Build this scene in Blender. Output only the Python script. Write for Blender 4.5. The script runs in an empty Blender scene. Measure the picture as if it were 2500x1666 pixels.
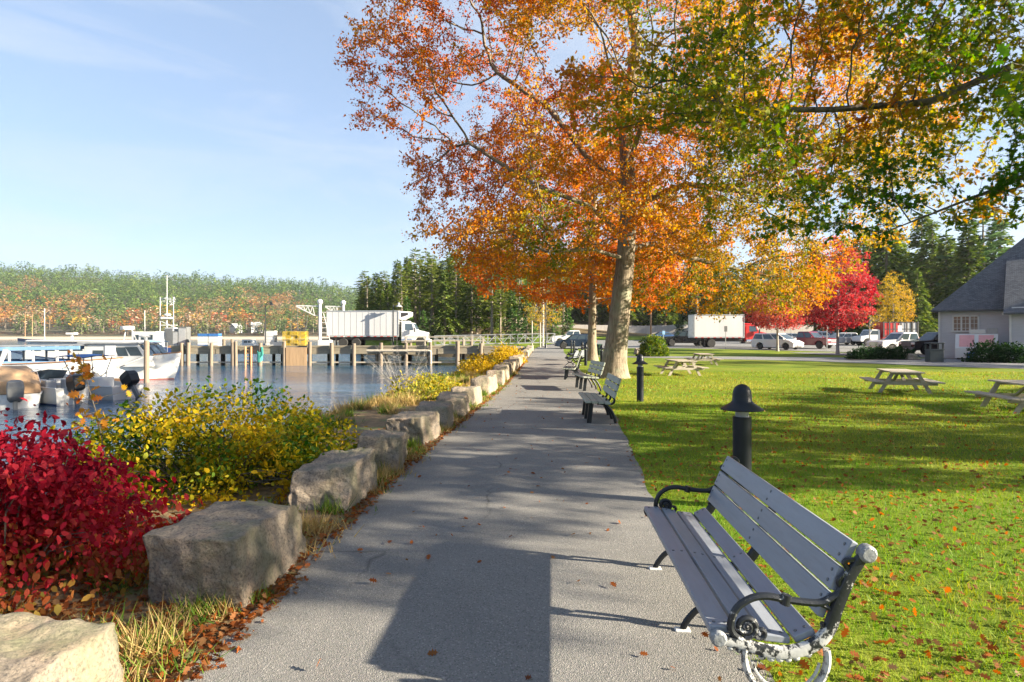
import bpy, bmesh, math, random
import numpy as np
from mathutils import Vector, Matrix, Quaternion, noise as mnoise
R = math.radians
rng = np.random.default_rng(11)
random.seed(5)
SC = bpy.context.scene
COL = SC.collection
# ---------------------------------------------------------------- camera
FPX, HOR, EYE = 1525.0, 819.0, 1.65      # focal length and horizon in photo pixels, eye height in metres
cam = bpy.data.cameras.new('Camera')
cam_o = bpy.data.objects.new('Camera', cam)
COL.objects.link(cam_o)
cam.sensor_width = 36.0
cam.lens = FPX / 2500 * 36
cam.shift_y = -14 / 2500
cam.clip_end = 12000
cam.clip_start = 0.05
cam_o.location = (0, 0, EYE)
cam_o.rotation_euler = (R(90), 0, 0)
SC.camera = cam_o
# ---------------------------------------------------------------- sun, sky, exposure
SUN_EL, SUN_AZ = R(20), R(105)           # azimuth clockwise from +Y (straight ahead) towards +X
SV = Vector((math.sin(SUN_AZ) * math.cos(SUN_EL), math.cos(SUN_AZ) * math.cos(SUN_EL), math.sin(SUN_EL)))
sun = bpy.data.lights.new('Sun', 'SUN')
sun.energy = 5.0
sun.angle = R(0.5)
sun.color = (1.0, 0.88, 0.68)
sun_o = bpy.data.objects.new('Sun', sun)
COL.objects.link(sun_o)
sun_o.rotation_euler = SV.to_track_quat('Z', 'Y').to_euler()
wd = bpy.data.worlds.new('World')
SC.world = wd
wd.use_nodes = True
nt = wd.node_tree
for n in list(nt.nodes): nt.nodes.remove(n)
wo = nt.nodes.new('ShaderNodeOutputWorld')
bg = nt.nodes.new('ShaderNodeBackground')
sky = nt.nodes.new('ShaderNodeTexSky')
sky.sky_type = 'NISHITA'
sky.sun_disc = False
sky.sun_elevation = SUN_EL
sky.sun_rotation = SUN_AZ
sky.air_density = 1.0
sky.dust_density = 0.6
sky.ozone_density = 3.0
bg.inputs[1].default_value = 0.056
tc = nt.nodes.new('ShaderNodeTexCoord')
mp = nt.nodes.new('ShaderNodeMapping')
mp.inputs['Rotation'].default_value = (0.06, -0.12, 0.3)
mp.inputs['Scale'].default_value = (1.3, 1.0, 6.5)
nt.links.new(tc.outputs['Generated'], mp.inputs[0])
nz = nt.nodes.new('ShaderNodeTexNoise')
nz.inputs['Scale'].default_value = 1.9
nz.inputs['Detail'].default_value = 9
nz.inputs['Roughness'].default_value = 0.58
nz.inputs['Distortion'].default_value = 0.7
nt.links.new(mp.outputs[0], nz.inputs['Vector'])
rp = nt.nodes.new('ShaderNodeValToRGB')
rp.color_ramp.elements[0].position = 0.44
rp.color_ramp.elements[0].color = (0.20, 0.20, 0.20, 1)   # a thin veil everywhere
rp.color_ramp.elements[1].position = 0.74
rp.color_ramp.elements[1].color = (0.72, 0.72, 0.72, 1)
nt.links.new(nz.outputs['Fac'], rp.inputs[0])
mx = nt.nodes.new('ShaderNodeMixRGB')
mx.inputs[2].default_value = (2.8, 3.05, 3.55, 1)       # thin cirrus
nt.links.new(rp.outputs[0], mx.inputs[0])
gm = nt.nodes.new('ShaderNodeGamma')                  # evens out the bright horizon
gm.inputs[1].default_value = 0.66
nt.links.new(sky.outputs[0], gm.inputs[0])
ks = nt.nodes.new('ShaderNodeMixRGB')
ks.blend_type = 'MULTIPLY'
ks.inputs[0].default_value = 1.0
ks.inputs[2].default_value = (1.04, 1.15, 1.33, 1)
nt.links.new(gm.outputs[0], ks.inputs[1])
nt.links.new(ks.outputs[0], mx.inputs[1])
tn = nt.nodes.new('ShaderNodeMixRGB')
tn.blend_type = 'MULTIPLY'
tn.inputs[0].default_value = 1.0
tn.inputs[2].default_value = (0.95, 0.985, 1.0, 1)
nt.links.new(mx.outputs[0], tn.inputs[1])
nt.links.new(tn.outputs[0], bg.inputs[0])
nt.links.new(bg.outputs[0], wo.inputs[0])
SC.view_settings.view_transform = 'Standard'
SC.view_settings.look = 'None'
SC.view_settings.exposure = 2.36
SC.view_settings.gamma = 1.0
SC.cycles.max_bounces = 8
SC.cycles.diffuse_bounces = 4
SC.cycles.transmission_bounces = 4
SC.cycles.glossy_bounces = 3
SC.cycles.use_denoising = True

# ---------------------------------------------------------------- helpers
def GP(x, y, h=0.0):
    """photo pixel on the level ground (height h) -> world x, y"""
    Y = FPX * (EYE - h) / (y - HOR)
    return (x - 1250) * Y / FPX, Y
def WX(x, Y): return (x - 1250) * Y / FPX
def WZ(y, Y): return EYE - (y - HOR) * Y / FPX

def tag(o, label=None, cat=None, group=None, kind=None):
    if label: o['label'] = label
    if cat: o['category'] = cat
    if group: o['group'] = group
    if kind: o['kind'] = kind
    return o
def thing(name, label, cat, loc=(0, 0, 0), rz=0.0, group=None):
    o = bpy.data.objects.new(name, None)
    COL.objects.link(o)
    o.empty_display_size = 0.2
    o.location = loc
    o.rotation_euler = (0, 0, rz)
    return tag(o, label, cat, group)
def kids(o): return [c for c in bpy.data.objects if c.parent == o]
def dup(o, loc=None, rz=None, label=None, scale=None, parent=None):
    c = o.copy()
    COL.objects.link(c)
    if parent: c.parent = parent
    if loc is not None: c.location = loc
    if rz is not None: c.rotation_euler = (0, 0, rz)
    if scale is not None: c.scale = scale if hasattr(scale, '__len__') else (scale,) * 3
    if label: c['label'] = label
    for ch in list(o.children): dup(ch, parent=c)
    return c
def link_mesh(name, me, mat, parent=None):
    o = bpy.data.objects.new(name, me)
    COL.objects.link(o)
    if mat is not None:
        me.materials.clear()
        for m in (mat if isinstance(mat, (list, tuple)) else [mat]): me.materials.append(m)
    if parent: o.parent = parent
    return o

def np_mesh(name, V, F, cols=None, smooth=False):
    """V (n,3); F (m,k) all the same size, or list of such arrays; cols (n,3) point colours"""
    V = np.asarray(V, dtype=np.float32)
    Fs = F if isinstance(F, list) else [F]
    Fs = [np.asarray(f, dtype=np.int32) for f in Fs if len(f)]
    me = bpy.data.meshes.new(name)
    me.vertices.add(len(V))
    me.vertices.foreach_set('co', V.ravel())
    nl = sum(f.size for f in Fs)
    nf = sum(len(f) for f in Fs)
    me.loops.add(nl)
    me.loops.foreach_set('vertex_index', np.concatenate([f.ravel() for f in Fs]))
    me.polygons.add(nf)
    tot = np.concatenate([np.full(len(f), f.shape[1], dtype=np.int32) for f in Fs])
    st = np.concatenate([[0], np.cumsum(tot)[:-1]]).astype(np.int32)
    me.polygons.foreach_set('loop_start', st)
    me.polygons.foreach_set('loop_total', tot)
    if smooth: me.polygons.foreach_set('use_smooth', np.ones(nf, dtype=bool))
    if cols is not None:
        a = me.attributes.new('Col', 'FLOAT_COLOR', 'POINT')
        c4 = np.ones((len(V), 4), dtype=np.float32)
        c4[:, :3] = cols
        a.data.foreach_set('color', c4.ravel())
    me.update(calc_edges=True)
    return me

class MB:
    """collects simple solids and builds them as ONE mesh object"""
    def __init__(s): s.v = []; s.f = []
    def add(s, vs, fs):
        b = len(s.v)
        s.v += [tuple(v) for v in vs]
        s.f += [tuple(b + i for i in f) for f in fs]
        return s
    def box(s, c, d, rz=0.0, M=None):
        hx, hy, hz = d[0] / 2, d[1] / 2, d[2] / 2
        vs = [Vector((x, y, z)) for x in (-hx, hx) for y in (-hy, hy) for z in (-hz, hz)]
        m = M if M is not None else Matrix.Rotation(rz, 3, 'Z')
        vs = [m @ v + Vector(c) for v in vs]
        return s.add(vs, [(0, 1, 3, 2), (4, 6, 7, 5), (0, 4, 5, 1), (2, 3, 7, 6), (0, 2, 6, 4), (1, 5, 7, 3)])
    def bar(s, p0, p1, w, h, up=(0, 0, 1)):
        """a rectangular bar from p0 to p1: w across, h along up"""
        p0, p1 = Vector(p0), Vector(p1)
        d = (p1 - p0)
        L = d.length
        d.normalize()
        u = Vector(up)
        if abs(d.dot(u)) > 0.98: u = Vector((0, 1, 0))
        a = d.cross(u).normalized()
        b = a.cross(d).normalized()
        m = Matrix((d, a, b)).transposed()
        return s.box((p0 + p1) / 2, (L, w, h), M=m)
    def tube(s, pts, r, n=8, cap=True, flat=1.0):
        pts = [Vector(p) for p in pts]
        k = len(pts)
        rr = r if hasattr(r, '__len__') else [r] * k
        rings = []
        t0 = (pts[1] - pts[0]).normalized()
        ref = Vector((0, 0, 1)) if abs(t0.z) < 0.9 else Vector((0, 1, 0))
        nrm = t0.cross(ref).normalized()
        for i in range(k):
            t = (pts[min(i + 1, k - 1)] - pts[max(i - 1, 0)]).normalized()
            nrm = (nrm - t * nrm.dot(t))
            if nrm.length < 1e-6: nrm = t.orthogonal()
            nrm.normalize()
            bn = t.cross(nrm)
            rings.append([pts[i] + (nrm * math.cos(2 * math.pi * j / n) * flat + bn * math.sin(2 * math.pi * j / n)) * rr[i] for j in range(n)])
        vs = [v for r_ in rings for v in r_]
        fs = [(i * n + j, i * n + (j + 1) % n, (i + 1) * n + (j + 1) % n, (i + 1) * n + j) for i in range(k - 1) for j in range(n)]
        if cap: fs += [tuple(range(n - 1, -1, -1)), tuple((k - 1) * n + j for j in range(n))]
        return s.add(vs, fs)
    def cyl(s, p0, p1, r0, r1=None, n=12, cap=True): return s.tube([p0, p1], [r0, r0 if r1 is None else r1], n, cap)
    def lathe(s, prof, n=16, at=(0, 0, 0), axis='z'):
        vs = []
        for r, h in prof:
            for j in range(n):
                a = 2 * math.pi * j / n
                c, q = r * math.cos(a), r * math.sin(a)
                p = (c, q, h) if axis == 'z' else ((c, h, q) if axis == 'y' else (h, c, q))
                vs.append((p[0] + at[0], p[1] + at[1], p[2] + at[2]))
        k = len(prof)
        fs = [(i * n + j, i * n + (j + 1) % n, (i + 1) * n + (j + 1) % n, (i + 1) * n + j) for i in range(k - 1) for j in range(n)]
        fs += [tuple(range(n - 1, -1, -1)), tuple((k - 1) * n + j for j in range(n))]
        return s.add(vs, fs)
    def prism(s, poly, a0, a1, axis='y'):
        """2D polygon extruded: axis y -> (x,z); axis x -> (y,z); axis z -> (x,y)"""
        def P(u, w, a): return (u, a, w) if axis == 'y' else ((a, u, w) if axis == 'x' else (u, w, a))
        k = len(poly)
        vs = [P(u, w, a0) for u, w in poly] + [P(u, w, a1) for u, w in poly]
        fs = [tuple(range(k)), tuple(range(2 * k - 1, k - 1, -1))] + [(i, k + i, k + (i + 1) % k, (i + 1) % k) for i in range(k)]
        return s.add(vs, fs)
    def quad(s, a, b, c, d): return s.add([a, b, c, d], [(0, 1, 2, 3)])
    def ell(s, c, r, seg=14, rings=8):
        prof = [(math.sin(math.pi * i / rings), -math.cos(math.pi * i / rings)) for i in range(rings + 1)]
        vs = [(c[0] + r[0] * p * math.cos(2 * math.pi * j / seg), c[1] + r[1] * p * math.sin(2 * math.pi * j / seg), c[2] + r[2] * h) for p, h in prof for j in range(seg)]
        fs = [(i * seg + j, i * seg + (j + 1) % seg, (i + 1) * seg + (j + 1) % seg, (i + 1) * seg + j) for i in range(rings) for j in range(seg)]
        return s.add(vs, fs)
    def loft(s, secs, cap=True, closed=False):
        n = len(secs[0])
        vs = [p for q in secs for p in q]
        m = n if closed else n - 1
        fs = [(i * n + j, i * n + (j + 1) % n, (i + 1) * n + (j + 1) % n, (i + 1) * n + j) for i in range(len(secs) - 1) for j in range(m)]
        if cap: fs += [tuple(range(n - 1, -1, -1)), tuple((len(secs) - 1) * n + j for j in range(n))]
        return s.add(vs, fs)
    def build(s, name, mat, parent=None, smooth=False, bevel=0.0, loc=None, weld=True):
        me = bpy.data.meshes.new(name)
        me.from_pydata(s.v, [], s.f)
        bm = bmesh.new()
        bm.from_mesh(me)
        if weld: bmesh.ops.remove_doubles(bm, verts=bm.verts, dist=1e-5)
        bmesh.ops.recalc_face_normals(bm, faces=bm.faces)
        bm.to_mesh(me)
        bm.free()
        if smooth:
            me.polygons.foreach_set('use_smooth', np.ones(len(me.polygons), dtype=bool))
            me.set_sharp_from_angle(angle=R(38))
        o = link_mesh(name, me, mat, parent)
        if bevel:
            md = o.modifiers.new('Bevel', 'BEVEL')
            md.width = bevel
            md.segments = 2
            md.limit_method = 'ANGLE'
            md.angle_limit = R(40)
        if loc is not None: o.location = loc
        return o
# ---------------------------------------------------------------- materials
def newmat(name):
    m = bpy.data.materials.new(name)
    m.use_nodes = True
    t = m.node_tree
    return m, t, t.nodes['Principled BSDF']
def ND(t, kind, **kw):
    n = t.nodes.new('ShaderNode' + kind)
    for k, v in kw.items(): n.inputs[k.replace('_', ' ')].default_value = v
    return n
def ramp(t, src, stops):
    r = t.nodes.new('ShaderNodeValToRGB')
    e = r.color_ramp.elements
    while len(e) < len(stops): e.new(0.5)
    for i, (p, c) in enumerate(stops):
        e[i].position = p
        e[i].color = (c[0], c[1], c[2], 1) if hasattr(c, '__len__') else (c, c, c, 1)
    t.links.new(src, r.inputs[0])
    return r.outputs[0]
def coords(t, kind='Object', scale=(1, 1, 1)):
    c = t.nodes.new('ShaderNodeTexCoord')
    m = t.nodes.new('ShaderNodeMapping')
    m.inputs['Scale'].default_value = scale
    t.links.new(c.outputs[kind], m.inputs[0])
    return m.outputs[0]
def noise(t, vec, scale, detail=4, rough=0.55, dist=0.0):
    n = ND(t, 'TexNoise', Scale=scale, Detail=detail, Roughness=rough, Distortion=dist)
    t.links.new(vec, n.inputs['Vector'])
    return n.outputs['Fac']
def mix(t, fac, a, b, mode='MIX'):
    n = t.nodes.new('ShaderNodeMixRGB')
    n.blend_type = mode
    for i, x in enumerate((fac, a, b)):
        if hasattr(x, 'default_value'): t.links.new(x, n.inputs[i])
        elif hasattr(x, '__len__'): n.inputs[i].default_value = (x[0], x[1], x[2], 1)
        else: n.inputs[i].default_value = x if i == 0 else (x, x, x, 1)
    return n.outputs[0]
def bump(t, b, h, strength, dist=0.02):
    n = ND(t, 'Bump', Strength=strength, Distance=dist)
    t.links.new(h, n.inputs['Height'])
    t.links.new(n.outputs[0], b.inputs['Normal'])
def paint(name, c, rough=0.45, var=0.12, scale=3.0, bmp=0.0, bscale=60.0, metal=0.0, stretch=(1, 1, 1), dirt=None, coat=0.0, spec=0.5):
    """plain coloured surface with its own slight unevenness, optional dirt colour in patches"""
    m, t, b = newmat(name)
    v = coords(t, 'Object', stretch)
    n = noise(t, v, scale, 6, 0.6)
    lo = [x * (1 - var) for x in c]
    hi = [min(1, x * (1 + var)) for x in c]
    out = ramp(t, n, [(0.3, lo), (0.7, hi)])
    if dirt:
        d = ramp(t, noise(t, v, scale * 2.3, 8, 0.65), [(0.5, 0.0), (0.72, 0.75)])
        out = mix(t, d, out, dirt)
    t.links.new(out, b.inputs['Base Color'])
    b.inputs['Roughness'].default_value = rough
    b.inputs['Metallic'].default_value = metal
    b.inputs['Coat Weight'].default_value = coat
    b.inputs['Specular IOR Level'].default_value = spec
    if bmp: bump(t, b, noise(t, v, bscale, 5), bmp, 0.01)
    return m
def glassy(name, c=(0.03, 0.045, 0.055)):
    m, t, b = newmat(name)
    b.inputs['Base Color'].default_value = (*c, 1)
    b.inputs['Roughness'].default_value = 0.05
    b.inputs['Specular IOR Level'].default_value = 0.8
    return m
def leafmat(name, trans=0.42, tint=1.0):
    m, t, b = newmat(name)
    a = t.nodes.new('ShaderNodeAttribute')
    a.attribute_name = 'Col'
    b.inputs['Roughness'].default_value = 0.55
    b.inputs['Specular IOR Level'].default_value = 0.12
    t.links.new(a.outputs['Color'], b.inputs['Base Color'])
    tr = t.nodes.new('ShaderNodeBsdfTranslucent')
    g = ND(t, 'HueSaturation', Saturation=1.2, Value=1.3)
    t.links.new(a.outputs['Color'], g.inputs['Color'])
    t.links.new(g.outputs[0], tr.inputs['Color'])
    ms = t.nodes.new('ShaderNodeMixShader')
    ms.inputs[0].default_value = trans
    out = t.nodes['Material Output']
    t.links.new(b.outputs[0], ms.inputs[1])
    t.links.new(tr.outputs[0], ms.inputs[2])
    t.links.new(ms.outputs[0], out.inputs[0])
    return m
MT = {}
MT['white'] = paint('white_paint', (0.55, 0.55, 0.54), 0.35, 0.05, 2.0)
MT['boatwhite'] = paint('boat_gelcoat', (0.78, 0.77, 0.74), 0.25, 0.05, 1.2, dirt=(0.5, 0.46, 0.40))
MT['truckbox'] = paint('box_aluminium', (0.47, 0.47, 0.48), 0.4, 0.06, 1.2, stretch=(1, 1, 0.2))
MT['black'] = paint('black_iron', (0.008, 0.010, 0.013), 0.33, 0.25, 8, 0.15, 90, spec=0.35)
MT['bollard'] = paint('bollard_black', (0.009, 0.012, 0.017), 0.42, 0.2, 6, spec=0.25)
MT['rubber'] = paint('tyre_rubber', (0.02, 0.02, 0.02), 0.8, 0.2, 9)
MT['rim'] = paint('wheel_metal', (0.5, 0.5, 0.52), 0.3, 0.1, 5, metal=0.8)
MT['darkrim'] = paint('bronze_rim', (0.12, 0.05, 0.04), 0.35, 0.1, 5, metal=0.6)
MT['glass'] = glassy('window_glass')
MT['blueglass'] = glassy('cab_glass', (0.06, 0.09, 0.12))
MT['chassis'] = paint('chassis_black', (0.025, 0.025, 0.028), 0.7, 0.3, 4)
MT['chrome'] = paint('chrome', (0.6, 0.6, 0.62), 0.2, 0.08, 5, metal=0.9)
MT['lamp'] = paint('headlamp_lens', (0.75, 0.75, 0.72), 0.15, 0.05, 5)
MT['redlamp'] = paint('tail_lens', (0.4, 0.02, 0.02), 0.2, 0.05, 5)
MT['grayslat'] = paint('grey_slat_plastic', (0.205, 0.225, 0.265), 0.38, 0.08, 2.2, 0.06, 25, stretch=(8, 1, 8), dirt=(0.18, 0.19, 0.21))
MT['dryslat'] = paint('green_grey_slat', (0.27, 0.29, 0.24), 0.6, 0.15, 4, 0.1, 40)
MT['wood'] = paint('grey_weathered_wood', (0.36, 0.32, 0.26), 0.75, 0.22, 3, 0.3, 30, stretch=(1, 6, 6), dirt=(0.24, 0.21, 0.17))
MT['piling'] = paint('piling_wood', (0.165, 0.128, 0.095), 0.8, 0.25, 2.5, 0.5, 14, stretch=(5, 5, 0.6), dirt=(0.15, 0.13, 0.09))
MT['timber'] = paint('wharf_timber', (0.22, 0.19, 0.14), 0.85, 0.3, 1.2, 0.4, 10, stretch=(0.4, 3, 3), dirt=(0.11, 0.11, 0.07))
MT['darkbeam'] = paint('dark_timber', (0.10, 0.085, 0.06), 0.9, 0.4, 1.2, 0.4, 10)  # darker timber for joists and inner piles below the deck
MT['galv'] = paint('galvanised_steel', (0.36, 0.38, 0.39), 0.4, 0.12, 4, metal=0.5)
MT['yellowwire'] = paint('yellow_wire', (0.50, 0.35, 0.03), 0.5, 0.15, 5)
MT['bluecanvas'] = paint('blue_canvas', (0.03, 0.13, 0.36), 0.7, 0.12, 4)
MT['paleblue'] = paint('pale_blue_canvas', (0.22, 0.40, 0.62), 0.7, 0.12, 4)
MT['navy'] = paint('navy_paint', (0.015, 0.03, 0.10), 0.3, 0.1, 4)
MT['tan'] = paint('tan_canvas', (0.46, 0.29, 0.16), 0.75, 0.2, 2.5, 0.4, 6)
MT['rope'] = paint('green_rope', (0.05, 0.30, 0.26), 0.9, 0.25, 12)
MT['rail'] = paint('varnished_rail', (0.40, 0.20, 0.09), 0.5, 0.2, 4)
MT['boot'] = paint('red_bottom_paint', (0.30, 0.07, 0.04), 0.5, 0.15, 4)
MT['grey'] = paint('grey_paint', (0.30, 0.31, 0.32), 0.55, 0.15, 3)
MT['darkgrey'] = paint('dark_grey_paint', (0.11, 0.115, 0.12), 0.55, 0.2, 3)
MT['bin'] = paint('bin_plastic', (0.02, 0.032, 0.04), 0.5, 0.2, 4)
MT['greenbin'] = paint('green_bin_plastic', (0.02, 0.06, 0.03), 0.5, 0.2, 4)
MT['siding'] = paint('grey_siding', (0.45, 0.455, 0.48), 0.7, 0.07, 3, stretch=(0.5, 0.5, 3))
MT['redpaint'] = paint('red_paint', (0.42, 0.02, 0.02), 0.35, 0.1, 3)
MT['pinksign'] = paint('faded_pink_panel', (0.62, 0.30, 0.30), 0.5, 0.1, 2)
MT['orangewood'] = paint('pallet_wood', (0.50, 0.26, 0.12), 0.8, 0.2, 4)
MT['poleWood'] = paint('utility_pole_wood', (0.34, 0.19, 0.10), 0.85, 0.2, 2, 0.3, 8, stretch=(4, 4, 0.4))
# ---------------------------------------------------------------- value noise in numpy
def vnoise(p, f, seed=0):
    p = np.asarray(p, dtype=np.float64) * f + seed * 17.31
    i = np.floor(p).astype(np.int64)
    u = p - i
    u = u * u * (3 - 2 * u)
    def h(ix, iy, iz):
        n = (ix * 374761393 + iy * 668265263 + iz * 2147483647 + seed * 1274126177) & 0x7fffffff
        n = ((n ^ (n >> 13)) * 1274126177) & 0x7fffffff
        return ((n ^ (n >> 16)) & 0xffff) / 65535.0
    r = 0
    for dx in (0, 1):
        wx = u[:, 0] if dx else 1 - u[:, 0]
        for dy in (0, 1):
            wy = u[:, 1] if dy else 1 - u[:, 1]
            for dz in (0, 1):
                wz = u[:, 2] if dz else 1 - u[:, 2]
                r = r + wx * wy * wz * h(i[:, 0] + dx, i[:, 1] + dy, i[:, 2] + dz)
    return r
# ---------------------------------------------------------------- terrain
WATER = -1.5
SHY = [-40, 0, 8, 12, 19, 30, 45, 60, 72, 85, 93, 102, 115, 140, 200, 300, 420]
SHX = [-8.5, -7.4, -7.0, -6.3, -5.0, -3.9, -2.5, -0.8, 0.5, -3, -13, -25, -33, -40, -52, -75, -110]
BY = [-1e4, 60, 75, 130, 200, 330, 1e4]
BZ = [0, 0, 0.2, 1.3, 4.5, 7, 7]
def shore(y): return np.interp(y, SHY, SHX)
def gz(x, y):
    x = np.asarray(x, float); y = np.asarray(y, float)
    base = np.interp(y, BY, BZ)
    d = x - shore(y)
    wdt = np.interp(y, [0, 60, 72, 90, 120], [2.6, 2.2, 1.2, 5, 9])
    t = np.clip(d / wdt, 0, 1)
    t = t * t * (3 - 2 * t)
    z = WATER + (base - WATER) * t
    z = np.where(d < 0, np.maximum(WATER + d * 0.35, -5), z)
    # knoll under the wood beyond the cove
    z = z + 5.0 * np.clip((y - 105) / 40, 0, 1) * np.exp(-((x + 2) / 26.0) ** 2) * t
    return z
def gzf(x, y): return float(gz(np.array([x]), np.array([y]))[0])
gx = np.unique(np.concatenate([np.array([-1650, -700, -300, -180]), np.arange(-130, -20, 5), np.arange(-20, -10, 1.0), np.arange(-10, 10, 0.45), np.arange(10, 60, 3), np.arange(60, 200, 12), np.array([260, 400, 800, 1650])]))
gy = np.unique(np.concatenate([np.array([-400, -120, -40, -15]), np.arange(-10, 60, 1.5), np.array([60.0]), np.arange(62, 75, 2.0), np.array([75.0]), np.arange(78, 130, 3), np.array([130.0]), np.arange(136, 200, 8), np.array([200, 225, 260, 330, 380, 420, 900, 1650])]))
XX, YY = np.meshgrid(gx, gy)
ZZ = gz(XX.ravel(), YY.ravel())
fl = (YY.ravel() < -12)
far = YY.ravel() > 430
ZZ = np.where(far & (XX.ravel() < 60), -5, ZZ)
Vg = np.stack([XX.ravel(), YY.ravel(), ZZ], 1)
nx, ny = len(gx), len(gy)
ii = (np.arange(ny - 1)[:, None] * nx + np.arange(nx - 1)[None]).ravel()
Fg = np.stack([ii, ii + 1, ii + nx + 1, ii + nx], 1)
def mat_ground():
    m, t, b = newmat('lawn_ground')
    v = coords(t, 'Object')
    n1 = noise(t, v, 0.35, 5, 0.6)
    n2 = noise(t, v, 5.0, 5, 0.7)
    n3 = noise(t, v, 60.0, 3, 0.7)
    g = ramp(t, n1, [(0.3, (0.08, 0.155, 0.010)), (0.52, (0.145, 0.20, 0.014)), (0.72, (0.215, 0.225, 0.028))])
    g = mix(t, ramp(t, n2, [(0.45, 0.0), (0.8, 0.45)]), g, (0.24, 0.21, 0.05))
    g = mix(t, ramp(t, n3, [(0.35, 0.35), (0.65, 0.0)]), g, (0.035, 0.055, 0.012))
    # banks and the wood floor are soil and dry needles: by height and by distance into the wood
    ge = t.nodes.new('ShaderNodeNewGeometry')
    sp = t.nodes.new('ShaderNodeSeparateXYZ')
    t.links.new(ge.outputs['Position'], sp.inputs[0])
    soil = ramp(t, n2, [(0.3, (0.06, 0.045, 0.025)), (0.7, (0.16, 0.12, 0.07))])
    low = ND(t, 'MapRange'); low.inputs[1].default_value = -0.15; low.inputs[2].default_value = -0.5
    t.links.new(sp.outputs['Z'], low.inputs[0])
    g = mix(t, low.outputs[0], g, soil)
    fr = ND(t, 'MapRange'); fr.inputs[1].default_value = 1.35; fr.inputs[2].default_value = 1.6
    t.links.new(sp.outputs['Z'], fr.inputs[0])
    g = mix(t, fr.outputs[0], g, soil)
    t.links.new(g, b.inputs['Base Color'])
    b.inputs['Roughness'].default_value = 0.95
    b.inputs['Specular IOR Level'].default_value = 0.1
    bump(t, b, n3, 0.6, 0.02)
    return m
o = link_mesh('ground', np_mesh('ground', Vg, Fg, smooth=True), mat_ground())
tag(o, 'lawn and shore ground reaching to the wooded horizon', 'ground', kind='structure')
# water
def mat_water():
    m, t, b = newmat('harbour_water')
    b.inputs['Base Color'].default_value = (0.03, 0.08, 0.145, 1)
    b.inputs['Roughness'].default_value = 0.06
    b.inputs['IOR'].default_value = 1.33
    b.inputs['Specular IOR Level'].default_value = 0.6
    v = coords(t, 'Object', (0.55, 1.0, 1))
    a = noise(t, v, 1.6, 5, 0.6, 0.6)
    c = noise(t, coords(t, 'Object', (0.3, 0.8, 1)), 0.28, 3, 0.55, 0.4)
    s = t.nodes.new('ShaderNodeMath'); s.operation = 'MULTIPLY_ADD'
    t.links.new(c, s.inputs[0]); s.inputs[1].default_value = 2.2
    t.links.new(a, s.inputs[2])
    bump(t, b, s.outputs[0], 0.55, 0.16)
    return m
W = 1700
o = link_mesh('water', np_mesh('water', [(-W, -W, WATER), (W, -W, WATER), (W, W, WATER), (-W, W, WATER)], np.array([[0, 1, 2, 3]])), mat_water())
tag(o, 'blue rippled harbour water', 'water', kind='structure')
# path
PLY = [-12, 0, 3.0, 4.56, 6.24, 9.9, 11.98, 21.3, 37.6, 60, 72]
PLX = [-1.7, -1.62, -1.56, -1.47, -1.38, -1.14, -0.92, -0.14, 0.79, 2.0, 2.7]
PRY = [-12, 0, 3.0, 6.42, 7.79, 11.1, 12.0, 19, 34, 60, 72]
PRX = [1.05, 1.12, 1.20, 1.47, 1.57, 1.95, 2.03, 2.6, 3.5, 5.0, 5.9]
def pl(y): return float(np.interp(y, PLY, PLX))
def pr(y): return float(np.interp(y, PRY, PRX))
def mat_asphalt(name, lo, hi, speck):
    m, t, b = newmat(name)
    v = coords(t, 'Object')
    n1 = noise(t, v, 0.8, 6, 0.6)
    g = ramp(t, n1, [(0.3, lo), (0.7, hi)])
    vo = ND(t, 'TexVoronoi', Scale=150.0)
    t.links.new(v, vo.inputs['Vector'])
    g = mix(t, speck, g, mix(t, 1.0, vo.outputs['Color'], (0.30, 0.30, 0.30), 'MULTIPLY'), 'OVERLAY')
    wn = t.nodes.new('ShaderNodeSeparateColor')
    t.links.new(vo.outputs['Color'], wn.inputs[0])
    g = mix(t, ramp(t, wn.outputs[0], [(0.86, 0.0), (0.95, 0.45)]), g, (0.36, 0.345, 0.32))
    g = mix(t, ramp(t, wn.outputs[1], [(0.75, 0.0), (0.95, 0.55)]), g, (0.03, 0.03, 0.032))
    # old damp stains, and fine cracks
    g = mix(t, ramp(t, noise(t, v, 0.45, 8, 0.7, 0.8), [(0.50, 0.0), (0.72, 0.38)]), g, (0.07, 0.07, 0.07))
    cv = ND(t, 'TexVoronoi', Scale=0.42)
    cv.feature = 'DISTANCE_TO_EDGE'
    dv = t.nodes.new('ShaderNodeMixRGB'); dv.inputs[0].default_value = 0.22
    t.links.new(v, dv.inputs[1])
    wn2 = ND(t, 'TexNoise', Scale=2.5, Detail=6)
    t.links.new(v, wn2.inputs['Vector']); t.links.new(wn2.outputs['Color'], dv.inputs[2])
    t.links.new(dv.outputs[0], cv.inputs['Vector'])
    ck = mix(t, ramp(t, noise(t, v, 0.6, 2), [(0.48, 0.0), (0.58, 0.8)]), (0, 0, 0), ramp(t, cv.outputs['Distance'], [(0.0, 1.0), (0.006, 0.0)]))
    g = mix(t, ck, g, (0.045, 0.043, 0.04))
    t.links.new(g, b.inputs['Base Color'])
    b.inputs['Roughness'].default_value = 0.9
    bump(t, b, vo.outputs['Distance'], 0.5, 0.006)
    return m
MT['path'] = mat_asphalt('path_asphalt', (0.150, 0.146, 0.138), (0.195, 0.188, 0.175), 0.14)
MT['lot'] = mat_asphalt('lot_asphalt', (0.15, 0.15, 0.15), (0.20, 0.195, 0.19), 0.2)
ys = np.concatenate([np.arange(-12, 30, 0.35), np.arange(30, 72.1, 2)])
V = []; F = []
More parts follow.
